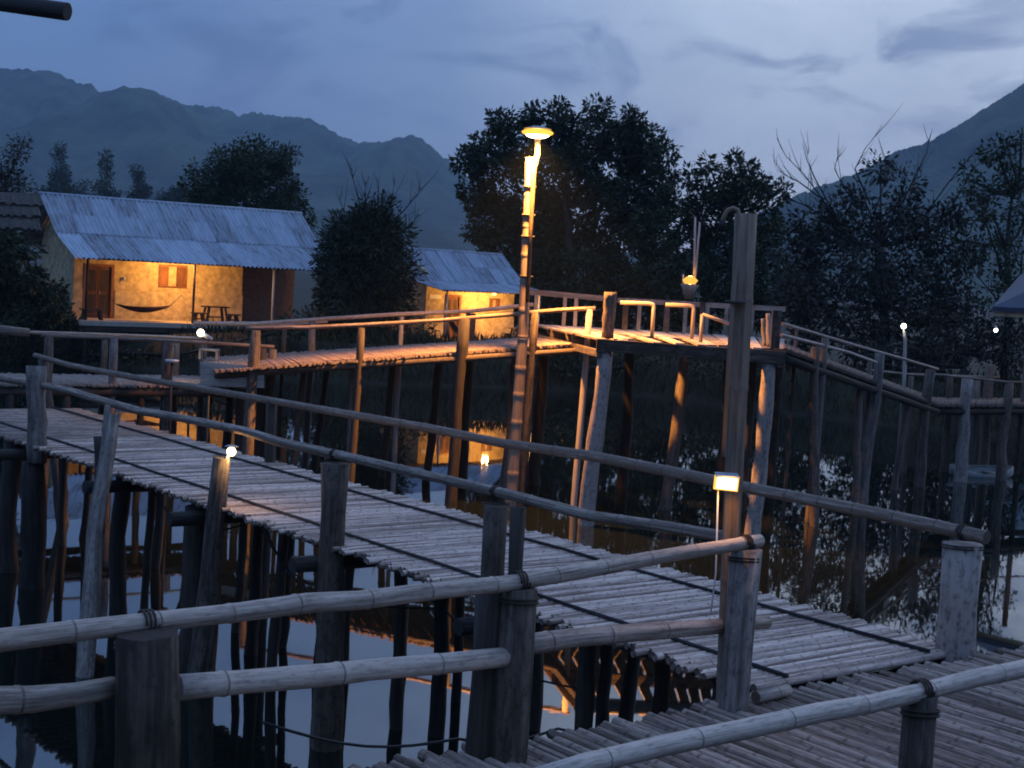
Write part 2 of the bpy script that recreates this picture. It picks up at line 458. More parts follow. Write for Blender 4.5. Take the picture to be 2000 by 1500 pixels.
bmp = nt.node('ShaderNodeBump', inputs={'Strength': 0.25, 'Distance': 0.014}); nt.link(hgt, bmp.inputs['Height']); nt.link(bmp.outputs[0], p.inputs['Normal'])
o_ = nt.node('ShaderNodeOutputMaterial'); nt.link(p.outputs[0], o_.inputs[0])
M_WATER = m
wx = np.linspace(-62, 62, 2); wy = np.linspace(-62, 72, 2)
WX, WY = np.meshgrid(wx, wy)
grid_mesh('water', WX, WY, WX * 0, M_WATER)

m, nt = mat_new('forested_slope')
g = nt.node('ShaderNodeNewGeometry')
a = nt.node('ShaderNodeTexNoise', inputs={'Scale': 0.012, 'Detail': 9.0, 'Roughness': 0.75}); nt.link(g.outputs['Position'], a.inputs['Vector'])
c = nt.ramp(a.outputs[0], [(0.36, (0.008, 0.012, 0.008)), (0.64, (0.085, 0.095, 0.055))])  # forest tones, contrast widened to paint in the faint gully shading
finish(nt, c, 0.95, spec=0.05); M_SLOPE = m
def mountain(name, pts, d, thick, seed, extra_l, extra_r, jag):
    P = [atd(px, py, d) for px, py in pts]
    px = np.array([q.x for q in P]); pz = np.array([q.z for q in P])
    x = np.linspace(px[0] - extra_l, px[-1] + extra_r, 700)
    h = np.interp(x, px, pz)
    h = h + jag * fbm(x * 0.02 + 5, x * 0 + seed, seed, 4) + jag * 0.7 * fbm(x * 0.25, x * 0 + 7.5, seed + 9, 2) + jag * 0.5 * fbm(x * 0.09, x * 0 + 2.5, seed + 5, 3)
    s = np.concatenate([np.linspace(-1, -0.04, 26), np.linspace(0, 1, 26)])
    X, S = np.meshgrid(x, s)
    H = np.maximum(h, 2.0)[None, :]
    prof = (1 - np.abs(S)) ** 1.15
    rid = fbm(X * 0.006, S * 3.5 + seed, seed + 20, 5)
    Z = H * np.clip(prof * (1 + 1.15 * rid * (1 - (1 - np.abs(S)) ** 6)), 0, None)
    Y = d + S * thick + 60 * fbm(X * 0.004, S * 2, seed + 31, 3) * np.abs(S)
    Z = np.where(np.abs(S) > 0.98, -3.0, Z)
    return grid_mesh(name, X, Y, Z, M_SLOPE)
mountain('mountain', [(-260, 90), (0, 130), (40, 142), (95, 146), (150, 158), (178, 160), (200, 186), (235, 188), (300, 195), (330, 193), (355, 205), (420, 204), (440, 215), (468, 226), (500, 219),
                      (540, 229), (590, 232), (640, 250), (690, 275), (740, 287), (770, 288), (808, 278), (830, 282), (860, 305), (890, 327), (925, 352), (1010, 420), (1100, 470), (1250, 520)],
         2300, 1300, 4, 500, 200, 16)
mountain('mountain', [(1330, 500), (1450, 430), (1520, 395), (1600, 362), (1680, 335), (1740, 302), (1800, 280), (1850, 255), (1900, 228), (1950, 200), (1985, 175), (2000, 160), (2100, 120), (2300, 60)],
         1500, 800, 11, 100, 400, 10)

# ------------------------------------------------------------------ haze of the valley
def haze():
    mb = MB(); mb.box(Matrix.Translation((0, 1300, 200)), (8200, 5800, 414))
    m, nt = mat_new('valley_haze')
    v = nt.node('ShaderNodeVolumePrincipled', inputs={'Color': (0.55, 0.78, 1.0, 1), 'Density': 0.00021, 'Anisotropy': 0.2})
    o = nt.node('ShaderNodeOutputMaterial'); nt.link(v.outputs[0], o.inputs['Volume'])
    ob = mb.build('haze', m, kind='stuff'); ob['label'] = 'thin blue evening haze filling the whole valley'; ob['category'] = 'haze'
haze()

SC.world.cycles.sampling_method='MANUAL'; SC.world.cycles.sample_map_resolution=512

# ------------------------------------------------------------------ walkways
def cane_mesh(length, r, name='cane', cm=None):
    mb = MB()
    mb.tube([(-length / 2, 0, 0), (-length * 0.17, random.uniform(-.01, .01), random.uniform(-.006, .006)), (length * 0.2, random.uniform(-.01, .01), random.uniform(-.006, .006)), (length / 2, 0, 0)],
            [r * 1.04, r, r * 0.98, r * 0.93], sides=7, caps=False)
    mb.tube([(-length / 2 + .002, 0, 0), (-length / 2 + 0.05, 0, 0)], [r * 0.72, r * 0.6], sides=7, caps=True, mat=1)
    mb.tube([(length / 2 - 0.05, 0, 0), (length / 2 - .002, 0, 0)], [r * 0.6, r * 0.72], sides=7, caps=True, mat=1)
    me_o = mb.build(name, [cm or M_CANE, M_NODE], origin=(0, 0, 0))
    me = me_o.data; bpy.data.objects.remove(me_o); return me
def cane_deck(parent, A, B, C, D, spacing, r, individual, name='cane', skip=None, over=0.10, maxind=300, near_first=True, cm=None):
    """Canes laid across from line A-B (near edge) to line C-D (far edge)."""
    L = (B - A).length; n = int(L / spacing)
    width = ((C - A).length + (D - B).length) / 2
    meshes = [cane_mesh(width + over * 2 + random.uniform(-.05, .05), r * random.uniform(0.85, 1.12), cm=cm) for _ in range(8)] if individual else None
    rest = MB(); cnt = 0
    order = list(range(n + 1)); 
    if near_first: order.sort(key=lambda i: (lerp(A, B, i / n) + lerp(C, D, i / n)).length)
    for i in order:
        t = (i + random.uniform(-.12, .12)) / n
        if skip and skip(t): continue
        a = lerp(A, B, t); b = lerp(C, D, t)
        jit = random.uniform(-.09, .09); c = (a + b) / 2
        dx = (b - a).normalized(); c = c + dx * jit + UP * random.uniform(-0.006, 0.006)
        ang = random.uniform(-0.012, 0.012)
        dx = (dx + dx.cross(UP) * ang).normalized()
        if random.random() < 0.5: dx = -dx
        if individual and cnt < maxind:
            o = bpy.data.objects.new(name, random.choice(meshes)); COL.objects.link(o); put(o, c, parent)
            side = UP.cross(dx).normalized(); up = dx.cross(side)
            o.rotation_euler = Matrix(((dx.x, side.x, up.x), (dx.y, side.y, up.y), (dx.z, side.z, up.z))).to_euler()
        else:
            h = (width / 2 + over) * random.uniform(0.97, 1.03)
            rest.tube([c - dx * h, c + dx * h], r * random.uniform(.9, 1.1), sides=6)
        cnt += 1
    if rest.v: rest.build(name, [cm or M_CANE], parent, kind='stuff')
def rail(parent, pts, r, name='handrail', node=0.42, taper=0.85, mats=None):
    n = len(pts); mb = MB()
    pts = [Vector(q) + Vector((0, 0, random.uniform(-.010, .010) if 0 < i < n - 1 else 0)) for i, q in enumerate(pts)]
    mb.tube(pts, [r * lerp(1.0, taper, i / max(1, n - 1)) * random.uniform(.95, 1.04) for i in range(n)], sides=12, node=node, rough=.02)
    return mb.build(name, mats or [M_BAMBOO, M_NODE], parent)
def post(parent, a, b, r, r1=None, m=None, name='railing_post', wob=0.2, sides=11, label=None):
    mb = MB(); mb.log(a, b, r, r1 or r * 0.92, sides=sides, seg=7, wob=wob)
    return mb.build(name, [m or M_LOG], parent, label=label)
def stilt(parent, p, r, m=None, lean=(0, 0), name='stilt', bottom=-0.6):
    top = Vector(p); bot = Vector((p[0] + lean[0], p[1] + lean[1], bottom))
    mb = MB(); mb.log(bot, top, r * 1.08, r * 0.92, sides=9, seg=9, wob=0.36)
    return mb.build(name, [m or M_WET], parent)

# ---- long bamboo walkway, running from the left far side to the lower right
NA = atz(0, 845, DECK); NB = atz(1475, 1342, DECK)          # its near edge
FA = atz(0, 780, DECK); FB = atz(1868, 1288, DECK)          # its far edge
dirw = (NB - NA).normalized(); perp = Vector((-dirw.y, dirw.x, 0)) 
if perp.y < 0: perp = -perp
W_MAIN = 2.45
NA = NB - dirw * 19.3
FA2 = NA + perp * W_MAIN; FB2 = NB + perp * W_MAIN
mw = thing('bamboo_walkway', Vector((lerp(NA, NB, .5).x, lerp(NA, NB, .5).y, 0)), 'long grey bamboo walkway with sagging handrails, crossing from left to lower right', 'walkway', None)
cane_deck(mw, NA, NB, FA2, FB2, 0.050, 0.031, True)
def nearpt(px, off=0.0):             # point of the near edge seen at column px
    best = None
    for i in range(800):
        q = lerp(NA, NB, i / 799 * 1.02) + perp * off
        d = q - CAM; x = 1000 + F_PX * d.dot(_rt) / d.dot(_fwd)
        if best is None or abs(x - px) < best[0]: best = (abs(x - px), q)
    return best[1].copy()
def row(px): # far edge
    return nearpt(px, W_MAIN)
Z = lambda p, z: Vector((p.x, p.y, z))
for off, zz in ((0.36, 0.045), (W_MAIN - 0.36, 0.045)):
    a = NA + perp * off + UP * zz; b = NB + perp * off + UP * zz
    pts = [lerp(a, b, i / 24) + UP * random.uniform(-.004, .006) + perp * random.uniform(-.012, .012) for i in range(25)]
    mb = MB(); mb.tube(pts, 0.019, sides=6); mb.build('batten', [M_BATTEN], mw)
for off in (0.25, W_MAIN / 2, W_MAIN - 0.25):
    a = NA + perp * off - UP * 0.10; b = NB + perp * off - UP * 0.10
    mb = MB(); mb.tube([lerp(a, b, i / 14) + UP * random.uniform(-.012, .0) for i in range(15)], 0.05, sides=8); mb.build('joist', [M_WET], mw)
# near rail and far rail
nr = [(-60, 736), (0, 740), (68, 749), (136, 763), (204, 785), (272, 802), (340, 815), (476, 842), (550, 864), (640, 885), (700, 898), (850, 934), (1000, 969), (1150, 1007), (1300, 1031), (1440, 1052)]
rail(mw, [online(x, y, NA, NB) for x, y in nr], 0.055)
fr = [(68, 694), (136, 713), (272, 738), (408, 761), (544, 784), (680, 809), (830, 836), (980, 866), (1160, 893), (1340, 926), (1454, 951), (1620, 985), (1780, 1018), (1928, 1050)]
rail(mw, [online(x, y, FA2, FB2) for x, y in fr], 0.052, taper=1.15)
# posts of the near side go right down into the water
def npost(px, pytop, r, m=M_LOG, lean=0.0, name='railing_post', off=-0.06, zb=-0.6, **k):
    q = nearpt(px, off); top = online(px, pytop, NA + perp * off, NB + perp * off)
    post(mw, (q.x - lean, q.y, zb), top, r * 1.05, r * 0.95, m, name=name, **k)
npost(72, 715, 0.145, M_LOGL, zb=DECK - .25)
q = nearpt(66, -.06); stilt(mw, (q.x, q.y, DECK - .25), .19, M_WET)
npost(655, 905, 0.15, M_LOGD)
npost(970, 988, 0.12, M_LOGD)
npost(1012, 990, 0.07, M_WET)
mbq = MB()
a = atz(165, 1318, 0.0); b = nearpt(222, -0.12); b = online(218, 815, NA - perp * .12, NB - perp * .12)
mbq.log(a - (b - a) * 0.12, b, 0.115, 0.10, seg=9, wob=0.4)
mbq.log(lerp(a, b, 0.80), b + Vector((0.10, 0, 0.05)), 0.07, 0.03, seg=4, wob=0.3, sides=7)
mbq.log(lerp(a, b, 0.84), b + Vector((-0.06, 0, 0.16)), 0.06, 0.035, seg=4, wob=0.3, sides=7)
mbq.build('railing_post', [M_LOGL], mw, label='pale forked post leaning against the walkway')
post(mw, online(195, 1000, NA - perp * .1, NB - perp * .1) - UP * 0.3, online(193, 852, NA - perp * .1, NB - perp * .1), 0.075, m=M_WET)
lp_top = online(432, 893, NA - perp * .1, NB - perp * .1)
post(mw, (nearpt(398, -0.1).x, nearpt(398, -0.1).y, -0.6), lp_top, 0.17, 0.105, M_LOG)
q = row(82); post(mw, Z(q, -0.6), online(84, 702, FA2, FB2), 0.10, m=M_LOG)
q = row(528); post(mw, Z(q, -0.6), online(530, 782, FA2, FB2), 0.08, m=M_WET)
q = row(1868); post(mw, Z(q, -0.6), online(1882, 1062, FA2, FB2), 0.165, m=M_LOGL, wob=0.06, sides=16)
# stilts under the deck
for px, off, r in ((28, .1, .15), (128, 1.6, .055), (243, .35, .12), (300, .9, .06), (388, .1, .17), (482, 1.5, .06), (511, 1.1, .085), (556, .8, .07), (578, 1.7, .055), (690, 1.4, .06),
                   (782, .9, .075), (872, 1.2, .09), (905, 2.2, .06), (1060, 2.3, .07), (1150, .35, .09), (1188, 1.9, .07), (1300, 1.2, .08), (1420, .3, .10), (320, 2.3, .08), (430, 2.35, .08),
                   (640, 2.35, .09), (790, 2.35, .08), (1000, 2.35, .09), (1250, 2.35, .08), (1560, 2.35, .10), (60, 2.3, .08), (-60, 0.3, .12), (180, 2.3, .07)):
    q = nearpt(px, off); stilt(mw, (q.x, q.y, DECK - 0.12), r, lean=(random.uniform(-.1, .1), random.uniform(-.1, .1)))
# cross beams
for px in (45, 225, 395, 640, 970, 1440):
    q = nearpt(px); mb = MB(); mb.log(q - perp * 0.42 - UP * 0.21, q + perp * (W_MAIN + .25) - UP * 0.21, 0.085, wob=0.1); mb.build('cross_beam', [M_WET], mw)
# diagonal brace at the thick stilt
q = nearpt(388, .1); mb = MB(); mb.log(Z(q, 1.0) + dirw * -0.1, Z(q, 0.0) - dirw * 1.0 - UP * .3, 0.07); mb.build('brace', [M_WET], mw)

# ---- foreground deck at the lower right, canes parallel to the long walkway
GA = atz(985, 1492, DECK); GB = atz(1455, 1386, DECK)       # line of the railing posts
dirf = Vector((-dirw.y, dirw.x, 0)); dirf = dirf if dirf.x > 0 else -dirf
P0 = GB.copy(); inw = dirw                                     # towards the camera
e0 = P0 - dirf * 6.2; e1 = P0 + dirf * 5.2
WF = 3.0
fd = thing('bamboo_deck', Z(P0, 0), 'foreground bamboo cane deck with thick round handrails at the lower right', 'deck')
st = dirw * 0.02
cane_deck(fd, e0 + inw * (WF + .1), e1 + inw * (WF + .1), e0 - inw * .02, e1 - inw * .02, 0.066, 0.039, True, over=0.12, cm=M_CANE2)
for o_ in (0.5, 1.5, 2.5):
    mb = MB(); mb.tube([e0 + inw * o_ - UP * .11, e1 + inw * o_ - UP * .11], 0.06, sides=8); mb.build('joist', [M_WET], fd)
rp = [(-120, 1272), (0, 1254), (150, 1231), (300, 1215), (450, 1197), (600, 1179), (700, 1171), (850, 1152), (1000, 1137), (1150, 1114), (1300, 1087), (1484, 1056)]
rail(fd, [online(x, y, GA, GB) for x, y in rp], 0.057, node=0.46)
lr = [(345, 1343), (480, 1331), (600, 1320), (720, 1310), (850, 1300), (985, 1283)]
off = perp * 0
rail(fd, [online(x, y, GA, GB) for x, y in lr], 0.066, name='lower_rail', node=0.7, taper=0.92)
lr = [(1045, 1273), (1150, 1260), (1270, 1247), (1400, 1236), (1530, 1224)]
rail(fd, [online(x, y, GA, GB) - inw * .16 for x, y in lr], 0.070, name='lower_rail', node=0.6, taper=0.7)
lr = [(-160, 1384), (-60, 1374), (60, 1362), (150, 1352), (222, 1342)]
rail(fd, [online(x, y, GA, GB) for x, y in lr], 0.075, name='lower_rail', node=0.8, taper=0.7)
g0 = lambda px: online(px, 1400, GA, GB)
def fpost(px, pyt, r, m, name='railing_post', off=0.0, zb=-0.6, **k):
    q = g0(px); A2 = GA + inw * off; B2 = GB + inw * off
    top = online(px, pyt, A2, B2); post(fd, (top.x - 0.03, top.y, zb), top, r * 1.04, r, m, name=name, **k)
fpost(288, 1236, 0.150, M_LOGD, off=0.12, wob=0.3, sides=14)
fpost(962, 1148, 0.105, M_WET, off=-0.16, wob=0.1)
fpost(1015, 1148, 0.112, M_LOG, off=0.0, wob=0.05, sides=16)
fpost(1456, 1071, 0.105, M_LOGL, off=0.0, wob=0.08, sides=14)
def lashing(parent, c, ax, r, post_r):
    # rope wound round the rail and down round the post head
    mb = MB(); ax = Vector(ax).normalized(); s = ax.cross(UP).normalized(); u_ = s.cross(ax)
    pts = []
    for i in range(49):
        a = i / 16 * 2 * math.pi; pts.append(c + ax * ((i / 48 - .5) * .07) + (s * math.cos(a) + u_ * math.sin(a)) * (r + .007))
    mb.tube(pts, .007, sides=5)
    for k in (0, 1):
        pts = []
        for i in range(17):
            a = i / 16 * 2 * math.pi; pts.append(c - UP * (r + .05 + k * .022 + .012 * math.sin(a)) + Vector((math.cos(a), math.sin(a), 0)) * (post_r + .006))
        mb.tube(pts, .007, sides=5)
    mb.build('lashing', [M_DARKW], parent)
dg = (GB - GA).normalized()
lashing(fd, online(1015, 1135, GA, GB), dg, .054, .113); lashing(fd, online(1456, 1061, GA, GB), dg, .050, .106)
lashing(fd, online(288, 1216, GA, GB), dg, .057, .150)
for px_, py_, rr in ((655, 889, .15), (970, 962, .12)):
    lashing(mw, online(px_, py_, NA, NB), dirw, .051, rr)
lashing(mw, online(1882, 1040, FA2, FB2), dirw, .058, .165)
# rail nearest to the camera
RA = atz(1100, 1510, DECK + 1.1); RB = atz(2000, 1302, DECK + 1.1)
dr = (RB - RA).normalized()
n2 = [(1040, 1524), (1150, 1491), (1300, 1455), (1450, 1422), (1600, 1392), (1700, 1375), (1800, 1348), (1900, 1326), (2000, 1303), (2100, 1282)]
rail(fd, [online(x, y, RA, RB) for x, y in n2], 0.044, node=0.55, taper=1.05)
top = online(1800, 1357, RA, RB); post(fd, (top.x - .02, top.y, -0.6), top, 0.085, 0.083, M_LOG, wob=0.03, sides=14); lashing(fd, online(1800, 1348, RA, RB), dr, .045, .084)
for t in (-5.2, -2.4, 0.6, 3.6, 4.9):
    for o_ in (0.3, 2.7):
        q = P0 + dirf * t + inw * o_; stilt(fd, (q.x, q.y, DECK - .1), 0.09)
# short cut canes lying by the corner post
mb = MB(); a = atz(1476, 1362, DECK + .08); mb.tube([a, a + dirf * 0.36 + inw * -0.02], 0.045, sides=10, node=0.5); mb.build('short_pole', [M_BAMBOO, M_NODE], fd)

# ---- left walkway behind, level with the long one
A = atz(-40, 750, DECK); B = atz(445, 754, DECK)
B = atz(500, 755, DECK); _n = (B - A).cross(UP).normalized(); _n = _n if _n.y > 0 else -_n; C = A + _n * 2.4; D = B + _n * 2.4
lw = thing('bamboo_walkway', Z(lerp(A, B, .5), 0), 'grey bamboo walkway at the far left below the hut with the hammock', 'walkway')
cane_deck(lw, A, B, C, D, 0.062, 0.034, False, cm=M_CANE2)
mb = MB(); mb.log(A - UP * .16, B - UP * .16, .09, wob=.05); mb.build('joist', [M_WET], lw)
mb = MB(); mb.log(C - UP * .16, D - UP * .16, .09, wob=.05); mb.build('joist', [M_WET], lw)
B2 = atz(530, 754, DECK)
rail(lw, [online(x, y, A, B2) for x, y in ((80, 655), (180, 659), (300, 664), (420, 670), (535, 677))], 0.042, taper=.9)
rail(lw, [online(x, y, C, D) for x, y in ((52, 649), (180, 653), (300, 657), (392, 661))], 0.040, taper=.95)
rail(lw, [online(x, y, A, B2) for x, y in ((-60, 640), (0, 644), (56, 650))], 0.11, name='log_rail', mats=[M_LOGL, M_LOG], node=None)
for px, pyt, r, m_ in ((95, 655, .10, M_LOG), (222, 661, .10, M_LOGL), (328, 668, .13, M_LOG), (512, 680, .12, M_WET), (532, 682, .11, M_LOG)):
    tp = online(px, pyt, A, B2); post(lw, (tp.x, tp.y, -.6), tp, r, m=m_)
for px, pyt, r, m_ in ((205, 655, .08, M_LOG), (345, 660, .09, M_LOG), (398, 664, .10, M_LOG)):
    tp = online(px, pyt, C, D); post(lw, (tp.x, tp.y, -.6), tp, r, m=m_)
for i, px in enumerate((20, 130, 275, 320, 410, 470)):
    q = online(px, 760, A, B2); stilt(lw, (q.x, q.y, DECK - .1), random.uniform(.07, .12), lean=(random.uniform(-.1, .1), 0))

# ---- ramp up to the viewing platform (lit by the street lamp)
NEARD = 33.6; FARD = 37.8
A = atd(420, 724, NEARD + .3); B = atd(1136, 674, NEARD - .3)
C = atd(396, 702, FARD - .5); D = atd(1040, 659, FARD)
rw = thing('bamboo_ramp', Z(lerp(A, B, .5), 0), 'bamboo ramp glowing orange under the street lamp, rising to the platform', 'walkway')
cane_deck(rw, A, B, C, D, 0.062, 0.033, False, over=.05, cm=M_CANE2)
for a, b in ((A, B), (C, D)):
    mb = MB(); mb.log(a - UP * .12, b - UP * .12, .065, wob=.05); mb.build('joist', [M_LOGD], rw)
rail(rw, [online(x, y, A, B) for x, y in ((480, 641), (600, 640), (720, 634), (860, 626), (1000, 614), (1100, 606), (1163, 602))], 0.045, taper=1.0)
rail(rw, [online(x, y, C, D) for x, y in ((378, 631), (500, 632), (640, 622), (780, 613), (920, 608), (1042, 595))], 0.052, taper=.95)
rail(rw, [online(x, y, C, D) for x, y in ((450, 634), (560, 634), (640, 628))], 0.04, taper=.95, name='handrail')
for px, pyt, pyb, r, m_ in ((500, 645, 0, .13, M_LOG), (706, 640, 0, .09, M_WET), (908, 622, 0, .13, M_WET), (1045, 609, 0, .10, M_LOG), (1152, 604, 0, .07, M_PLANK)):
    tp = online(px, pyt, A, B); post(rw, (tp.x - .1, tp.y, -.6), tp, r, m=m_)
for px, pyt, r, m_ in ((610, 628, .09, M_LOGL), (556, 636, .06, M_LOG), (785, 618, .06, M_LOGL), (920, 612, .14, M_WET)):
    tp = online(px, pyt, C, D); post(rw, (tp.x, tp.y, -.6), tp, r, m=m_)
for px, d_, r, m_ in ((596, 35, .07, M_LOG), (780, 34.5, .05, M_LOGL), (640, 37, .08, M_WET), (860, 36.5, .10, M_WET), (1010, 35.2, .16, M_LOG), (1030, 36.8, .12, M_WET), (455, 36, .10, M_WET), (770, 37, .09, M_WET), (690, 35, .06, M_LOGL)):
    q = atd(px, 700, d_); zt = lerp(A, B, (px - 420) / 716).z - .1; stilt(rw, (q.x, q.y, zt), r, m_, lean=(random.uniform(-.25, .1), 0))
# plank steps that close its low end
for i in range(4):
    a = atd(392, 712 + i * 12, NEARD + .5); b = atd(516, 722 + i * 10, NEARD + .2)
    mb = MB(); mb.beam(a, b, .05, .125); mb.build('step_board', [M_PLANK], rw)

# ---- viewing platform
PZ = CAM_Z - 1.27
pf = thing('viewing_platform', Z(atd(1350, 660, 35), 0), 'raised timber platform on tall stilts with a railing, beyond the ramp', 'platform')
FL = atd(1166, 668, 31.4); FR = atd(1534, 688, 31.4); FL.z = FR.z = PZ
BL = atd(1036, 640, 37.9); BR = atd(1536, 650, 37.9); BL.z = BR.z = PZ
npl = 17
for i in range(npl):
    t0 = i / npl + .004; t1 = (i + 1) / npl - .006
    s0 = random.choice((0.0, 0.0, 0.05, 0.12)) if i not in (4, 6, 8) else .45
    c = [lerp(lerp(FL, BL, s0), lerp(FR, BR, s0), t0), lerp(lerp(FL, BL, s0), lerp(FR, BR, s0), t1), lerp(BL, BR, t1), lerp(BL, BR, t0)]
    dz = random.uniform(-.008, .008)
    mb = MB(); mb.quadbox([q + UP * (dz - .04) for q in c] + [q + UP * (dz) for q in c]); mb.build('floor_plank', [M_PLANK], pf)
for t in (0.005, .33, .66, .995):
    mb = MB(); mb.beam(lerp(FL, BL, t) - UP * .135, lerp(FR, BR, t) - UP * .17, .16, .25); mb.build('beam', [M_LOG], pf)
for u in (.02, .5, .98):
    mb = MB(); mb.beam(lerp(FL, FR, u) - UP * .30, lerp(BL, BR, u) - UP * .30, .14, .14); mb.build('beam', [M_LOG], pf)
# back railing
mb = MB(); mb.beam(online(1034, 570, BL, BR), online(1180, 583, BL, BR), .07, .13); mb.build('handrail', [M_PLANK], pf)
mb = MB(); mb.beam(online(1206, 586, BL, BR), online(1534, 604, BL, BR), .07, .12); mb.build('handrail', [M_PLANK], pf)
for px in (1048, 1104, 1126, 1250, 1340, 1382, 1420, 1470, 1512):
    tp = online(px, 576 + (px - 1040) * .06, BL, BR); mb = MB(); mb.beam((tp.x, tp.y, PZ), tp, .09, .09); mb.build('railing_post', [M_PLANK], pf)
for px in (1222, 1303, 1372):
    tp = online(px, 590, BL, BR) - Vector((0, .12, 0)); mb = MB(); mb.beam((tp.x, tp.y, PZ), tp, .13, .13); mb.build('railing_post', [M_LOG], pf)
# front: a thick sawn log, bent white tube rails
tp = atd(1192, 571, 31.9); post(pf, (tp.x, tp.y, PZ), tp, .13, .13, M_LOG, wob=.03, sides=16, name='corner_log')
for x0, x1, y0 in ((1212, 1277, 591), (1300, 1355, 595)):
    d0 = 34.0; a = atd(x0, y0, d0); b = atd(x1 - 6, y0 + 2, d0); c = atd(x1, y0 + 9, d0); e = Vector((c.x, c.y, PZ))
    mb = MB(); mb.tube([a, lerp(a, b, .95), lerp(b, c, .5) + Vector((.02, 0, .02)), c, e], .045, sides=8); mb.build('bent_rail', [M_PLANK], pf)
a = atd(1372, 614, 32.4); b = atd(1430, 634, 32.4); mb = MB(); mb.tube([a, b], .035, sides=8); mb.tube([a, Z(a, PZ)], .04, sides=8); mb.build('bent_rail', [M_PLANK], pf)
for x_, y_, dd, r in ((1500, 612, 32.2, .05), (1490, 622, 32.6, .04)):
    a = atd(x_, y_, dd); mb = MB(); mb.log((a.x + .1, a.y, PZ), a, r * 1.5, r); mb.build('railing_post', [M_PLANK], pf)
tp = atd(1518, 606, 31.6); mb = MB(); mb.beam(Z(tp, PZ), tp, .18, .12); mb.build('corner_board', [M_LOG], pf)
for px, s_, r, m_, ln in ((1182, .01, .17, M_LOGL, (-.18, 0)), (1338, .45, .13, M_LOG, (-.25, 0)), (1503, .01, .16, M_LOGL, (-.1, 0)), (1470, .5, .14, M_WET, (-.1, 0)), (1230, .98, .14, M_WET, (0, 0)), (1060, .9, .15, M_WET, (0, 0)), (1420, .98, .12, M_WET, (.1, 0)), (1525, .95, .12, M_LOG, (0, 0))):
    q = atd(px, 690, lerp(31.5, 37.8, s_)); stilt(pf, (q.x, q.y, PZ - .2), r, m_, lean=ln)

# ---- bridge going down from the platform to the right bank
A = atd(1532, 692, 31.6); B = atz(1832, 792, DECK); A.z = PZ - .02
C = A + (BR - FR).normalized() * 2.3; D = B + Vector((0.6, 2.1, 0))
br = thing('bamboo_bridge', Z(lerp(A, B, .5), 0), 'dim bamboo bridge sloping down from the platform to the right', 'walkway')
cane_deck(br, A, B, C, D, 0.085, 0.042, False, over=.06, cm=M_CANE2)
for a, b in ((A, B), (C, D)):
    mb = MB(); mb.log(a - UP * .18, b - UP * .18, .09, wob=.05); mb.build('joist', [M_WET], br)
rail(br, [online(x, y, A, B) for x, y in ((1526, 654), (1600, 673), (1660, 689), (1712, 708))], 0.036, taper=.95)
rail(br, [online(x, y, C, D) for x, y in ((1528, 632), (1600, 654), (1680, 678), (1760, 700), (1832, 721))], 0.038, taper=.95)
for px, pyt, r, m_, ln in ((1612, 660, .085, M_LOGL, -.1), (1592, 678, .10, M_LOG, .3), (1718, 690, .13, M_LOGL, -.15), (1818, 722, .14, M_LOG, -.1)):
    tp = online(px, pyt, A, B); post(br, (tp.x + ln, tp.y, -.6), tp, r * 1.1, r * .9, m_, wob=.4)
for px, pyt, r, m_ in ((1556, 640, .04, M_LOG), (1700, 706, .07, M_LOG), (1768, 712, .05, M_PLANK)):
    tp = online(px, pyt, C, D); post(br, (tp.x, tp.y, -.6), tp, r, m=m_)
for px in (1575, 1660, 1760, 1790):
    q = online(px, 760, A, B) + Vector((.5, 1.2, 0)); stilt(br, (q.x, q.y, lerp(A, B, (px - 1532) / 300).z - .15), .09, M_LOG, lean=(random.uniform(-.2, .2), 0))

# ---- right bank walkway
A = atz(1830, 791, DECK); B = atz(2060, 793, DECK); C = atz(1830, 779, DECK); D = atz(2060, 781, DECK)
rb = thing('bamboo_walkway', Z(lerp(A, B, .5), 0), 'short bamboo walkway with orange lit posts at the right edge', 'walkway')
cane_deck(rb, A, B, C, D, 0.09, 0.045, False, over=.05, cm=M_CANE2)
for a, b in ((A, B), (C, D)):
    mb = MB(); mb.log(a - UP * .18, b - UP * .18, .09, wob=.05); mb.build('joist', [M_WET], rb)
rail(rb, [online(x, y, A, B) for x, y in ((1818, 730), (1900, 739), (1970, 746), (2040, 747))], 0.035)
rail(rb, [online(x, y, C, D) for x, y in ((1690, 722), (1780, 732), (1860, 734), (1952, 737))], 0.035)
for px, pyt, r, m_ in ((1889, 740, .16, M_LOGL), (1972, 748, .14, M_LOG)):
    tp = online(px, pyt, A, B); post(rb, (tp.x, tp.y, -.6), tp, r * 1.15, r * .9, m_, wob=.4)
for px, pyt, r, m_ in ((1780, 735, .08, M_LOG), (1856, 736, .10, M_LOG), (1908, 744, .12, M_LOGL), (1935, 712, .16, M_LOG)):
    tp = online(px, pyt, C, D); post(rb, (tp.x, tp.y, -.6), tp, r, m=m_)

# ---- near corner of the hut the photograph was taken from: a rafter end at the upper left
hut = thing('bamboo_hut', (-2.75, 5.2, 0), 'dark bamboo rafter end of a near roof poking in at the upper left corner', 'hut')
a = atd(-330, -38, 5.4); b = atd(132, 23, 5.2)
mb = MB(); mb.tube([a, lerp(a, b, .5) + UP * .004, b], .030, sides=14, node=.42); mb.build('rafter', [M_BATTEN, M_BATTEN], hut)
mb = MB(); mb.log((a.x + .12, a.y, -.6), (a.x + .12, a.y, a.z - .028), .07, .065); mb.build('post', [M_LOG], hut)

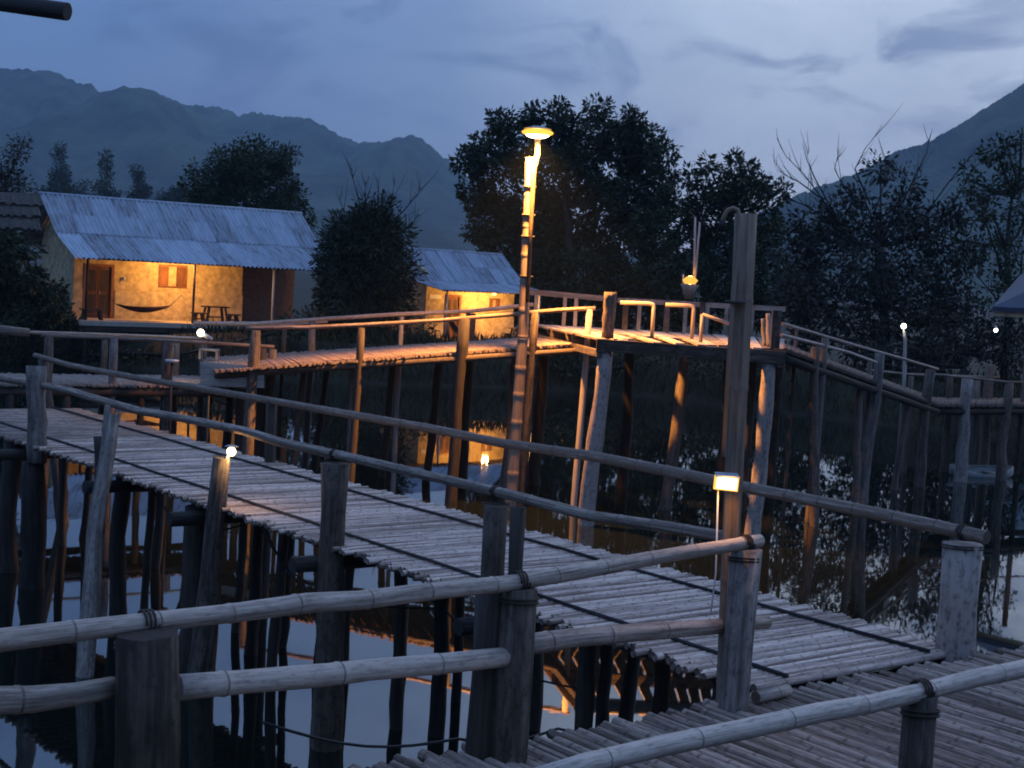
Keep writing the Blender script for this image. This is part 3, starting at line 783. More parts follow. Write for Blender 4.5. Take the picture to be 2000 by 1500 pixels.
# ------------------------------------------------------------------ huts
def corrugated(name, wid, length, period, amp):
    """one roof sheet: x across, y down the slope (from 0 to length), z up"""
    n = max(2, round(wid / period)) * 6
    v = []; f = []
    for j in range(2):
        for i in range(n + 1):
            x = wid * i / n; v.append((x, length * j, amp * math.sin(2 * math.pi * x / period)))
    for i in range(n): f.append((i, i + 1, n + 2 + i, n + 1 + i))
    me = bpy.data.meshes.new(name); me.from_pydata(v, [], f); me.materials.append(M_ROOF)
    me.polygons.foreach_set('use_smooth', [True] * len(f)); return me
class Hut:
    def __init__(s, name, org, yaw, k, label):
        s.o = Vector(org); s.k = k
        s.x = Vector((math.cos(yaw), math.sin(yaw), 0)); s.y = Vector((-math.sin(yaw), math.cos(yaw), 0))
        s.t = thing(name, s.o, label, 'hut')
    def P(s, u, v, w_): return s.o + (s.x * u + s.y * v + UP * w_) * s.k
    def M(s, u, v, w_):
        m_ = Matrix(((s.x.x, s.y.x, 0, 0), (s.x.y, s.y.y, 0, 0), (0, 0, 1, 0), (0, 0, 0, 1))); m_.translation = s.P(u, v, w_); return m_
    def boxes(s, name, lst, mat, parent=None):
        mb = MB()
        for (u0, u1, v0, v1, w0, w1) in lst:
            mb.box(s.M((u0 + u1) / 2, (v0 + v1) / 2, (w0 + w1) / 2), ((u1 - u0) * s.k, (v1 - v0) * s.k, (w1 - w0) * s.k))
        return mb.build(name, [mat], parent or s.t)
    def sheets(s, prof, u0, u1, nper, gap_col=None):
        wid = (u1 - u0) / nper
        for (v0, w0), (v1, w1) in prof:          # from the upper edge (v0,w0) to the lower (v1,w1)
            L = math.hypot(v1 - v0, w1 - w0) * s.k + .10
            me = corrugated('roof_sheet', wid * s.k + .06, L, 0.205 * s.k, 0.042 * s.k)
            dn = (s.y * (v1 - v0) + UP * (w1 - w0)).normalized(); nn = s.x.cross(dn)
            if nn.z < 0: nn = -nn
            for i in range(nper):
                o = bpy.data.objects.new('roof_sheet', me); COL.objects.link(o)
                put(o, s.P(u0 + i * wid, v0, w0) + nn * ((i % 2) * .012) - dn * .05, s.t)
                xx = s.x; 
                m3 = Matrix(((xx.x, dn.x, nn.x), (xx.y, dn.y, nn.y), (xx.z, dn.z, nn.z)))
                if m3.determinant() < 0: m3 = Matrix(((xx.x, dn.x, -nn.x), (xx.y, dn.y, -nn.y), (xx.z, dn.z, -nn.z)))
                o.rotation_euler = (m3 @ Matrix.Rotation(random.uniform(-.006, .006), 3, 'X')).to_euler()

def make_hut(name, org, yaw, k, label, L, posts, door, window, recess, ridge_w=5.15, plate=None):
    h = Hut(name, org, yaw, k, label)
    # raised floor on piles
    h.boxes('floor', [(-.35, L + .2, -.45, 6.3, -.20, 0)], M_FLOOR)
    h.boxes('floor_beam', [(-.3, L + .15, -.38, -.26, -.42, -.2025)], M_DARKW)
    for u in (0, L * .33, L * .66, L):
        for v in (-.2, 3, 6):
            h.boxes('pile', [(u - .09, u + .09, v - .09, v + .09, -1.9, -.2025)], M_DARKW)
    # front wall with openings, lower dado stands proud
    d0, d1 = door; w0, w1, ws, wt = window
    ze = 3.0; fv = 2.0; e = recess
    h.boxes('front_wall', [(.25, d0, fv, fv + .18, 0, ze), (d0, d1, fv, fv + .18, 2.25, ze), (d1, w0, fv, fv + .18, 0, ze), (w0, w1, fv, fv + .18, 0, ws), (w0, w1, fv, fv + .18, wt, ze), (w1, e, fv, fv + .18, 0, ze)], M_MUD)
    h.boxes('dado', [(.22, d0 - .12, fv - .05, fv + .002, 0, 1.22), (d1 + .12, e + .03, fv - .05, fv + .002, 0, 1.22)], M_MUD)
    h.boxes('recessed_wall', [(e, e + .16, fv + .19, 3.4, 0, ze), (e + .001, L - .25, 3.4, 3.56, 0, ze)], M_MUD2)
    # gable walls
    for u, nm in ((.25, 'gable_wall'), (L - .42, 'gable_wall')):
        mb = MB(); q = []
        prof = [(fv + .19 if u < 1 else 3.57, 0), (6.1, 0), (6.1, 3.3), (4.0, ridge_w - .25), (fv + .19 if u < 1 else 3.57, 3.4)]
        a = [h.P(u, v, w_) for v, w_ in prof]; b = [h.P(u + .17, v, w_) for v, w_ in prof]
        n = len(a); base = len(mb.v)
        for p_ in a + b: mb.v.append(p_); mb.g.append(tuple(p_))
        mb.f.append(tuple(range(n))[::-1]); mb.f.append(tuple(range(n, 2 * n)))
        for i in range(n): mb.f.append((i, (i + 1) % n, n + (i + 1) % n, n + i))
        mb.m = [0] * len(mb.f); mb.sm = [False] * len(mb.f)
        mb.build(nm, [M_MUD], h.t)
    h.boxes('back_wall', [(.43, L - .43, 5.95, 6.1, 0, 3.2)], M_MUD)
    # door: frame, two leaves
    dr = h.boxes('door', [(d0 + .07, (d0 + d1) / 2 - .01, fv + .04, fv + .09, .02, 2.2), ((d0 + d1) / 2 + .01, d1 - .07, fv + .04, fv + .09, .02, 2.2)], M_DOOR)
    h.boxes('frame', [(d0 - .06, d0 + .06, fv - .03, fv + .035, 0, 2.3), (d1 - .06, d1 + .06, fv - .03, fv + .035, 0, 2.3), (d0 + .06, d1 - .06, fv - .03, fv + .035, 2.18, 2.3)], M_DOOR, dr)
    h.boxes('panel', [(d0 + .16, (d0 + d1) / 2 - .10, fv + .025, fv + .038, .2, 1.0), (d0 + .16, (d0 + d1) / 2 - .10, fv + .025, fv + .038, 1.15, 2.05), ((d0 + d1) / 2 + .10, d1 - .16, fv + .025, fv + .038, .2, 1.0), ((d0 + d1) / 2 + .10, d1 - .16, fv + .025, fv + .038, 1.15, 2.05)], M_DARKW, dr)
    h.boxes('handle', [((d0 + d1) / 2 + .04, (d0 + d1) / 2 + .07, fv, fv + .038, 1.0, 1.15)], M_METAL, dr)
    # window: frame, pane, two open shutters
    wn = h.boxes('window', [(w0, w1, fv - .02, fv + .05, ws, ws + .07), (w0, w1, fv - .02, fv + .05, wt - .07, wt), (w0, w0 + .07, fv - .02, fv + .05, ws + .07, wt - .07), (w1 - .07, w1, fv - .02, fv + .05, ws + .07, wt - .07)], M_DOOR)
    h.boxes('shutter', [(w0 + .08, w0 + (w1 - w0) * .36, fv + .0, fv + .04, ws + .08, wt - .08)], M_DOOR, wn)
    h.boxes('shutter', [(w1 - (w1 - w0) * .36, w1 - .08, fv + .0, fv + .04, ws + .08, wt - .08)], M_DOOR, wn)
    h.boxes('pane', [(w0 + (w1 - w0) * .36 + .01, w1 - (w1 - w0) * .36 - .01, fv + .05, fv + .07, ws + .08, wt - .08)], M_MUD, wn)
    # veranda posts and plate
    for u, m_ in posts:
        mb = MB(); mb.tube([h.P(u, -.1, 0), h.P(u, -.1, 2.52)], .055 * k, sides=9); mb.build('post', [m_], h.t)
    h.boxes('eave_beam', [(-.2, L, -.17, -.05, 2.50, 2.60)], M_DARKW)
    # roof
    R = [((4.0, ridge_w), (2.95, ridge_w - .80)), ((2.95, ridge_w - .80), (1.9, ridge_w - 1.58)), ((1.9, ridge_w - 1.62), (-.55, 2.56))]
    h.sheets(R, -.65, L + .25, 12 if L > 7 else 8)
    h.sheets([((4.04, ridge_w), (7.0, 2.9))], -.65, L + .25, 12 if L > 7 else 8)
    mb = MB(); mb.tube([h.P(-.7, 4.02, ridge_w + .0), h.P(L + .3, 4.02, ridge_w + .0)], .075 * k, sides=8); mb.build('ridge_cap', [M_ROOF], h.t)
    for v, w_ in ((1.9, ridge_w - 1.72), (4.0, ridge_w - .14), (6.0, 3.38)):
        mb = MB(); mb.beam(h.P(-.6, v, w_), h.P(L + .2, v, w_), .09, .12); mb.build('purlin', [M_DARKW], h.t)
    if plate: h.boxes('sign_plate', [(plate[0], plate[0] + .75, fv - .03, fv - .005, 2.05, 2.25)], M_WHITE)
    return h
def make_table(h, u, v, name='wooden_table', hh=.74, ll=1.1, ww=.6, label='', cat='table', k=1.0):
    t = thing(name, h.P(u, v, 0), label, cat)
    def bx(nm, a): 
        mb = MB()
        for (u0, u1, v0, v1, w0, w1) in a: mb.box(h.M(u + (u0 + u1) / 2, v + (v0 + v1) / 2, (w0 + w1) / 2), ((u1 - u0) * h.k, (v1 - v0) * h.k, (w1 - w0) * h.k))
        return mb.build(nm, [M_DARKW], t)
    bx('top', [(-ll / 2, ll / 2, -ww / 2, ww / 2, hh - .06, hh)])
    for sx in (-1, 1):
        for sy in (-1, 1):
            mb = MB(); mb.beam(h.P(u + sx * (ll / 2 - .06), v + sy * (ww / 2 - .06), 0), h.P(u + sx * (ll / 2 - .17), v + sy * (ww / 2 - .10), hh - .06), .09 * h.k, .09 * h.k); mb.build('leg', [M_DARKW], t)
    bx('stretcher', [(-ll / 2 + .14, ll / 2 - .14, -.03, .03, hh * .32, hh * .32 + .06)])
    return t
def hammock(h, u0, u1, v, wt, sag, label, cloth, v1=None):
    t = thing('hammock', h.P((u0 + u1) / 2, v, 0), label, 'hammock'); v1 = v if v1 is None else v1
    n = 16; mb = MB()
    rows = []
    for i in range(n + 1):
        s = i / n; u = lerp(u0, u1, s * .72 + .14); vv = lerp(v, v1, s)
        c = wt - .12 * 2 - sag * (1 - (2 * s - 1) ** 2); half = .05 + .33 * math.sin(math.pi * s) ** .6
        r = []
        for j in range(7):
            a = (j / 6 * 2 - 1); r.append(len(mb.v)); mb.v.append(h.P(u, vv + a * half, c + .22 * abs(a) ** 2 * math.sin(math.pi * s))); mb.g.append((u, a, s))
        rows.append(r)
    for i in range(n):
        for j in range(6): mb.f.append((rows[i][j], rows[i + 1][j], rows[i + 1][j + 1], rows[i][j + 1])); mb.m.append(0); mb.sm.append(True)
    o = mb.build('sling', [cloth], t); md = o.modifiers.new('thick', 'SOLIDIFY'); md.thickness = .02
    for s, uu, vv in ((0, u0, v), (1, u1, v1)):
        c = mb.v[rows[0 if s == 0 else n][3]]
        r_ = MB(); r_.tube([h.P(uu, vv, wt + .25), c], .014, sides=6); r_.build('rope', [M_BLACK], t)
def point_light(name, loc, watts, r, col, parent):
    ld_ = bpy.data.lights.new(name, 'POINT'); ld_.energy = watts; ld_.shadow_soft_size = r; ld_.color = col
    lo = bpy.data.objects.new(name, ld_); COL.objects.link(lo); put(lo, loc, parent); return lo
def lamp_bulb(name, loc, r, strength, label, parts=None, col=WARM, cap=True, group=None):
    t = thing(name, loc, label, 'lamp', group)
    mb = MB(); mb.ball(loc, r); mb.build('bulb', [emit(name + '_glow', col, 9.0)], t, origin=loc); point_light('light', loc, strength, r * 1.3, col, t)
    if cap:
        mb = MB(); mb.tube([Vector(loc) + UP * r * .9, Vector(loc) + UP * (r * .9 + .10)], [r * .6, r * .35], sides=10); mb.build('socket', [M_WHITE], t)
    return t

h1o = atd(163, 625, 66.0)
H1 = make_hut('tin_roof_hut', h1o, math.radians(36), 1.05, 'larger mud walled hut with long corrugated roof and lit veranda at the left', 11.6,
              [(.05, M_DARKW), (4.75, M_DARKW), (8.5, M_METAL)], (.75, 1.95), (4.0, 5.35, 1.42, 2.42), 8.0, plate=None)
lamp_bulb('veranda_lamp', H1.P(4.5, .38, 2.74), .10, 1500, 'glowing bulb under the veranda roof of the left hut')
make_table(H1, 6.1, .6, label='dark wooden table on the veranda of the left hut')
make_table(H1, 5.3, .5, 'wooden_stool', .45, .62, .36, 'dark stool on the table\'s left, beside the middle veranda post', 'stool')
make_table(H1, 6.95, .6, 'wooden_stool', .42, .62, .34, 'dark stool on the right of the veranda table', 'stool')
make_table(H1, .45, .3, 'wooden_bench', .46, .95, .36, 'dark bench beside the leftmost veranda post', 'bench')
hammock(H1, 1.0, 4.4, .35, .95, .32, 'dark hammock slung low across the veranda of the left hut', M_CLOTH)
mb = MB(); mb.ball(H1.P(2.4, 1.93, 1.72), .10, squash=(1, .4, 1)); mb.build('wall_plaque', [M_WHITE], label='small round pale plaque on the wall right of the hut door', cat='plaque')

h2o = atd(864, 666, 71.5)
H2 = make_hut('tin_roof_hut', h2o, math.radians(38), .93, 'smaller mud walled hut with lit veranda between the dark trees, behind the ramp', 6.2,
              [(.05, M_METAL), (6.0, M_WHITE)], (1.5, 2.4), (4.3, 5.0, 1.55, 2.2), 5.95, ridge_w=4.55, plate=(.45,))
lamp_bulb('veranda_lamp', H2.P(3.4, .42, 2.50), .10, 1500, 'glowing bulb under the veranda roof of the smaller hut')
make_table(H2, 5.3, .5, label='dark wooden table on the veranda of the smaller hut')
make_table(H2, 4.5, .5, 'wooden_stool', .45, .55, .34, 'dark stool on the veranda of the smaller hut', 'stool')
hammock(H2, .3, 1.9, .2, 1.45, .85, 'dark hammock hanging deep beside the door of the smaller hut', M_BLACK)

# thatched hut, mostly out of the picture at the left
th = thing('thatched_hut', atz(20, 640, 1.7), 'thatched hut roof cut off by the left edge of the picture', 'hut')
d0 = 57.0
for j, (y0, y1, dd) in enumerate(((372, 398, 0.9), (394, 421, .45), (417, 446, 0))):
    mb = MB()
    a = atd(-160, y0 - 4, d0 + dd); b = atd(76 - j * 2, y0 + 6, d0 + dd); c = atd(84 - j * 3, y1, d0 + dd - .6); e = atd(-160, y1 - 8, d0 + dd - .6)
    n = 46; top = []; bot = []
    for i in range(n + 1):
        s = i / n; p_ = lerp(a, b, s); q_ = lerp(e, c, s) + UP * random.uniform(-.10, .04)
        top.append(len(mb.v)); mb.v.append(p_); mb.g.append(tuple(p_)); bot.append(len(mb.v)); mb.v.append(q_); mb.g.append(tuple(q_))
    for i in range(n): mb.f.append((bot[i], bot[i + 1], top[i + 1], top[i])); mb.m.append(0); mb.sm.append(False)
    o = mb.build('thatch_layer', [M_THATCH], th); md = o.modifiers.new('thick', 'SOLIDIFY'); md.thickness = .14; md.offset = -1
for px in (-30, -130):
    q = atd(px, 440, d0 + .8); mb = MB(); mb.log((q.x, q.y, .8), (q.x, q.y, q.z), .10); mb.build('post', [M_LOG], th)

# pavilion at the right edge
pv = thing('pavilion', atz(2060, 760, DECK), 'dark pavilion roof with a lit eave, cut off by the right edge', 'pavilion')
d0 = 45.0; a = atd(1938, 608, d0); b = atd(2200, 622, d0 - 3); c = atd(2240, 470, d0 + 1); e = atd(1992, 545, d0 + 4.5)
mb = MB(); mb.quadbox([a, b, c, e] + [q + UP * .14 for q in (a, b, c, e)]); mb.build('roof', [M_PAVROOF], pv)
mb = MB(); mb.beam(a - UP * .07 + Vector((.1, .1, 0)), b - UP * .07, .06, .13); mb.build('eave_board', [M_MUD], pv)
for px, dd in ((2010, d0 + .3), (2150, d0 - 1.5)):
    q = atd(px, 640, dd); mb = MB(); mb.tube([(q.x, q.y, .2), (q.x, q.y, q.z + .25)], .08, sides=9); mb.build('post', [M_LOG], pv)
lamp_bulb('pavilion_lamp', atd(2130, 632, d0 - .9), .08, 70, 'warm bulb under the eave of the pavilion at the right edge')

# ------------------------------------------------------------------ lamps
# street lamp
sl = thing('street_lamp', Z(atd(1020, 640, 33.0), 0), 'tall bamboo street lamp with a glowing round head above the ramp', 'street lamp')
SD = 33.0
a = atd(1021, 660, SD); b = atd(1035, 308, SD)
mb = MB(); mb.tube([(a.x - .06, a.y, -.6), a, b], [.13, .115, .10], sides=28, node=.62); mb.build('pole', [M_BROWN, M_NODE], sl)
pp = [atd(1030, 590, SD - .12), atd(1037, 440, SD - .12), atd(1043, 330, SD - .12), atd(1050, 300, SD - .12), atd(1050, 271, SD - .12)]
mb = MB(); mb.tube(pp, [.045, .045, .055, .06, .06], sides=10); mb.build('pipe', [M_LOGD], sl)
hc = atd(1050, 259, SD - .12)
mb = MB(); mb.ball(hc, .34, squash=(1, 1, .24), seg=24, rings=10); mb.build('halo_bowl', [emit('bowl_halo', (1.0, 0.50, 0.07), 1.7)], sl, origin=hc)  # amber emission imitates the halo round the white bulb
mb = MB(); mb.ball(hc - UP * .018, .27, squash=(1, 1, .40), seg=20, rings=10); mb.build('bulb', [emit('street_bulb', (1.0, 0.72, 0.35), 14)], sl, origin=hc)
lo = point_light('light', hc + Vector((0, -.36, -.16)), 11000, .16, (1.0, 0.42, 0.09), sl)
lo.data.type = 'SPOT'; lo.data.spot_size = math.radians(122); lo.data.spot_blend = 0.55   # flat head: the light goes down
mb = MB(); mb.tube([hc + UP * .075, hc + UP * .13], [.30, .12], sides=18); mb.build('lamp_cap', [M_METAL], sl)
for py_ in (365, 420, 462, 540):
    q = atd(1037 - (py_ - 308) * .04, py_, SD); mb = MB(); mb.tube([q - UP * .02, q + UP * .02], .145, sides=14); mb.build('strap', [M_BATTEN], sl)
# woven lantern on the platform
ld = 39.0
ln = thing('woven_lantern', atd(1345, 588, ld), 'woven cone lantern glowing between two thin bamboo sticks on the platform', 'lantern')
q = atd(1348, 547, ld); mb = MB()
mb.tube([atd(1345, 584, ld), atd(1346, 566, ld), atd(1347, 556, ld)], [.10, .17, .24], sides=14, caps=False); o = mb.build('basket', [M_PLANK], ln); md = o.modifiers.new('t', 'SOLIDIFY'); md.thickness = .015
mb = MB(); mb.ball(q, .11); mb.build('bulb', [emit('lantern_glow', (1.0, .60, .20), 9)], ln, origin=q); point_light('light', q, 90, .14, WARM, ln)
mb = MB(); mb.tube([q - UP * .10, q, q + UP * .09], [.13, .20, .08], sides=12); mb.build('halo_shade', [emit('lantern_halo', (1.0, .48, .08), 1.3)], ln)  # glowing ring added as the lantern bulb's amber halo
for x0, y0, x1, y1 in ((1358, 424, 1355, 580), (1367, 434, 1354, 580), (1334, 536, 1336, 572)):
    mb = MB(); mb.tube([atd(x1, y1, ld + .15), atd(x0, y0, ld + .15)], [.035, .025], sides=8); mb.build('stick', [M_BAMBOO], ln)
# tall bamboo pole with a hooked pipe, and its small floodlight
pb = online(1412, 1390, GA - inw * .12, GB - inw * .12); PD = pb.y
tp = thing('bamboo_pole', Z(pb, 0), 'tall bamboo pole with a thin hooked pipe standing by the foreground railing', 'pole')
top = atd(1457, 418, PD + .1)
mb = MB(); mb.tube([(pb.x, pb.y, -.6), pb, lerp(pb, top, .33), top], [.055, .055, .062, .080], sides=16, node=.62); mb.build('pole', [M_BROWN, M_NODE], tp)
mb = MB(); mb.tube([atd(1412, 892, PD - .08), atd(1430, 600, PD - .08), atd(1444, 424, PD - .08), atd(1441, 410, PD - .08), atd(1432, 406, PD - .08), atd(1422, 410, PD - .08), atd(1415, 420, PD - .08), atd(1412, 432, PD - .08)], .016, sides=8)
mb.build('pipe', [M_BROWN], tp)
mb = MB(); mb.tube([atd(1412, 432, PD - .08), atd(1410, 446, PD - .08)], [.022, .03], sides=8); mb.build('nozzle', [M_BLACK], tp)
q = atd(1437, 590, PD - .05); mb = MB(); mb.tube([q - UP * .008, q + UP * .008], .076, sides=12); mb.build('strap', [M_BATTEN], tp)
fl = thing('floodlight', atd(1419, 944, PD - .16), 'small glowing rectangular floodlight fixed to the tall bamboo pole', 'lamp')
q = atd(1419, 944, PD - .16)
mb = MB(); mb.box(Matrix.Translation(q) @ Matrix.Rotation(.05, 4, 'Y'), (.135, .05, .075)); mb.build('lit_panel', [emit('flood_glow', (1.0, .74, .36), 9)], fl, origin=q); point_light('light', q - Vector((0, .06, 0)), 7.0, .04, (1.0, .50, .14), fl)
mb = MB(); mb.box(Matrix.Translation(q + Vector((0, .016, 0))) @ Matrix.Rotation(.05, 4, 'Y'), (.165, .045, .10)); mb.build('halo_rim', [emit('flood_halo', (1.0, .52, .09), 1.6)], fl)  # added glowing edge, stands in for the halo of the lit panel
mb = MB(); mb.box(Matrix.Translation(q + Vector((0, .045, .012))), (.16, .036, .11)); mb.box(Matrix.Translation(q + Vector((0, .0, .052))), (.16, .12, .012)); mb.build('housing', [M_METAL], fl)
mb = MB(); mb.tube([q + Vector((-.05, .04, -.05)), atd(1398, 1120, PD - .1), atd(1388, 1200, PD - .1)], .006, sides=6); mb.build('cord', [M_WHITE], fl)
# small lamp on the short leaning post
q = lp_top + Vector((.12, -.02, .075))
pl = thing('post_lamp', q, 'small bright lamp on the short leaning post at the near walkway edge', 'lamp')
mb = MB(); mb.ball(q, .055); mb.build('bulb', [emit('post_glow', (1.0, .70, .30), 9)], pl, origin=q); point_light('light', q + Vector((.05, -.05, -.02)), 13, .05, (1.0, .62, .26), pl)
mb = MB(); mb.tube([lp_top - UP * .05 + Vector((.06, -.03, 0)), q + Vector((-.03, .03, -.02))], .02, sides=8); mb.tube([q + UP * .062, q + UP * .075], [.085, .05], sides=12); mb.build('bracket', [M_METAL], pl)
# lamp at the end of the left rail
q = atd(392, 650, 35.2); sp = thing('rail_spotlight', q, 'round white spotlight at the end of the left walkway rail', 'lamp')
mb = MB(); mb.ball(q, .085, squash=(1, .7, 1)); mb.build('bulb', [emit('spot_glow', (1.0, .82, .52), 9)], sp, origin=q); point_light('light', q + Vector((-.1, 0, 0)), 26, .08, (1.0, .74, .40), sp)
mb = MB(); mb.tube([q + Vector((.08, .06, -.05)), q + Vector((.26, .06, -.14))], [.05, .04], sides=8); mb.build('bracket', [M_METAL], sp)
# white lamp on a post by the bridge, another farther right
q = atd(1765, 637, 42.0); wl = thing('white_post_lamp', Z(q, DECK), 'small white lamp on a thin post beside the sloping bridge', 'lamp')
mb = MB(); mb.ball(q, .075); mb.build('bulb', [emit('white_glow', (.95, .97, .86), 6)], wl, origin=q); point_light('light', q - UP * .1, 4, .07, (.95, .97, .86), wl)
b = atd(1765, 758, 42.0); mb = MB(); mb.tube([(b.x, b.y, -.4), b, atd(1768, 665, 42.0), q - UP * .06], [.05, .05, .05, .02], sides=8); mb.build('post', [M_PLANK], wl)
q = atd(1945, 645, 47.0); lamp_bulb('white_lamp', q, .06, 2.5, 'tiny white lamp hanging under the pavilion eave', col=(.95, .97, .9))
# unlit solar lamps on the left walkway
for px, py_, dd, lb in ((336, 706, 33.5, 'unlit glass disc lamp on a post above the left walkway'), (407, 762, 29.0, 'unlit small lamp under the far handrail')):
    q = atd(px, py_, dd); t = thing('solar_lamp', q, lb, 'lamp')
    mb = MB(); mb.tube([q - UP * .02, q + UP * .04], [.13, .16], sides=14); mb.build('glass_cover', [M_GLASSW], t)
    mb = MB(); mb.tube([Z(q, .4), q - UP * .02], .03, sides=8); mb.build('stem', [M_BLACK], t)

# ------------------------------------------------------------------ boats and small things
def boat(name, c, yaw, L, wdt, label, tilt=True):
    t = thing(name, c, label, 'boat'); n = 14; m_ = 7
    x = Vector((math.cos(yaw), math.sin(yaw), 0)); y = Vector((-math.sin(yaw), math.cos(yaw), 0))
    mb = MB(); rows = []
    for i in range(n + 1):
        s = i / n * 2 - 1; half = wdt / 2 * (1 - abs(s) ** 2.6) + .02; sheer = .17 + .14 * s * s; r = []
        for j in range(m_ + 1):
            a = j / m_ * math.pi; r.append(len(mb.v)); mb.v.append(c + x * (s * L / 2) + y * (-math.cos(a) * half) + UP * (math.cos(a) * half * -.22 * (1 if tilt else 0) + sheer - (sheer + .08 - .16 * s ** 4) * math.sin(a) ** .7)); mb.g.append((s, a, 0))
        rows.append(r)
    for i in range(n):
        for j in range(m_): mb.f.append((rows[i][j], rows[i + 1][j], rows[i + 1][j + 1], rows[i][j + 1])); mb.m.append(0); mb.sm.append(True)
    o = mb.build('hull', [M_HULL], t); md = o.modifiers.new('t', 'SOLIDIFY'); md.thickness = .035
    for s in (-.35, .3):
        p_ = c + x * (s * L / 2) + UP * .12; q = MB(); q.beam(p_ - y * (wdt * .42), p_ + y * (wdt * .42), .2, .03); q.build('seat', [M_PLANK], t)
    for sg in (0, m_):
        q = MB(); q.tube([mb.v[r[sg]] for r in rows], .022, sides=6); q.build('gunwale', [M_PLANK], t)
b0 = atz(1916, 930, 0.0); boat('small_boat', b0, math.radians(14), 2.0, .70, 'small pale boat floating at the foot of the orange lit post')
b0 = atz(972, 752, 0.0); b0.z = .15; boat('small_boat', b0, math.radians(155), 2.6, 1.0, 'grey boat pulled up on the bank behind the ramp')
# low frame seat at the foot of the ramp
q = atd(408, 702, 36.5); st = thing('low_stool', q, 'low stool frame at the left end of the ramp', 'stool')
mb = MB(); mb.beam(q + Vector((-.22, 0, .23)), q + Vector((.22, 0, .23)), .3, .04); mb.build('seat', [M_PLANK], st)
for sx in (-.2, .2):
    for sy in (-.12, .12):
        mb = MB(); mb.beam(q + Vector((sx, sy, 0)), q + Vector((sx, sy, .21)), .04, .04); mb.build('leg', [M_PLANK], st)
# cables slung under the long walkway
def cable(pts, r, label):
    mb = MB(); out = []
    for i in range(len(pts) - 1):
        a, b = pts[i], pts[i + 1]
        for k in range(8): s = k / 8; out.append(lerp(a, b, s) - UP * (.18 * math.sin(math.pi * s) * (b - a).length / 3))
    out.append(pts[-1]); mb.tube(out, r, sides=6); mb.build('cable', [M_BLACK], label=label, cat='cable')
u = lambda px, off, z: nearpt(px, off) + UP * (z - DECK)
cable([u(300, .3, 1.95), u(388, .1, 1.72), u(511, 1.1, 1.8), u(640, .0, 1.55), u(782, .9, 1.62), u(872, 1.2, 1.5)], .012, 'black cable slung between the stilts under the long walkway')
cable([u(482, 1.5, 1.9), u(655, .0, 1.65), u(870, 1.2, 1.45), u(1150, .35, 1.5)], .010, 'thinner black cable sagging towards the right under the long walkway')
cable([g0(560) - UP * .1 - inw * .25, g0(955) - UP * .22 - inw * .3, g0(1150) - UP * .16 - inw * .3, g0(1400) - UP * .1 - inw * .2], .010, 'black cable hanging along the foreground railing below the lower rail')
cable([g0(960) - UP * .4 - inw * .1, g0(905) - UP * 1.9 + inw * .1], .008, 'single black cable dropping beside the foreground post to the water')

# ------------------------------------------------------------------ trees and shrubs
DENS = 2.7
def leaf_mesh(name, pos, axis, size, mat, parent, ratio=0.45, fold=0.25):
    """pos, axis (n,3): a folded leaf of four points from pos along axis"""
    n = len(pos)
    axis = axis / np.linalg.norm(axis, axis=1, keepdims=True)
    r = RNG.normal(size=(n, 3)); side = np.cross(axis, r); side /= np.linalg.norm(side, axis=1, keepdims=True)
    nrm = np.cross(axis, side)
    L = size[:, None]
    v = np.empty((n, 4, 3)); v[:, 0] = pos; v[:, 2] = pos + axis * L - nrm * L * .12
    mid = pos + axis * L * .52
    v[:, 1] = mid + side * L * ratio * .5 + nrm * L * fold * .3; v[:, 3] = mid - side * L * ratio * .5 + nrm * L * fold * .3
    org = np.array(WLOC[parent.name]); vv = (v.reshape(-1, 3) - org).astype(np.float32)
    me = bpy.data.meshes.new(name)
    me.vertices.add(4 * n); me.vertices.foreach_set('co', vv.ravel())
    me.loops.add(4 * n); me.loops.foreach_set('vertex_index', np.arange(4 * n, dtype=np.int32))
    me.polygons.add(n); me.polygons.foreach_set('loop_start', np.arange(0, 4 * n, 4, dtype=np.int32)); me.polygons.foreach_set('loop_total', np.full(n, 4, dtype=np.int32))
    me.materials.append(mat); me.update(calc_edges=True); me.validate()
    o = bpy.data.objects.new(name, me); COL.objects.link(o); put(o, org, parent)
    return o
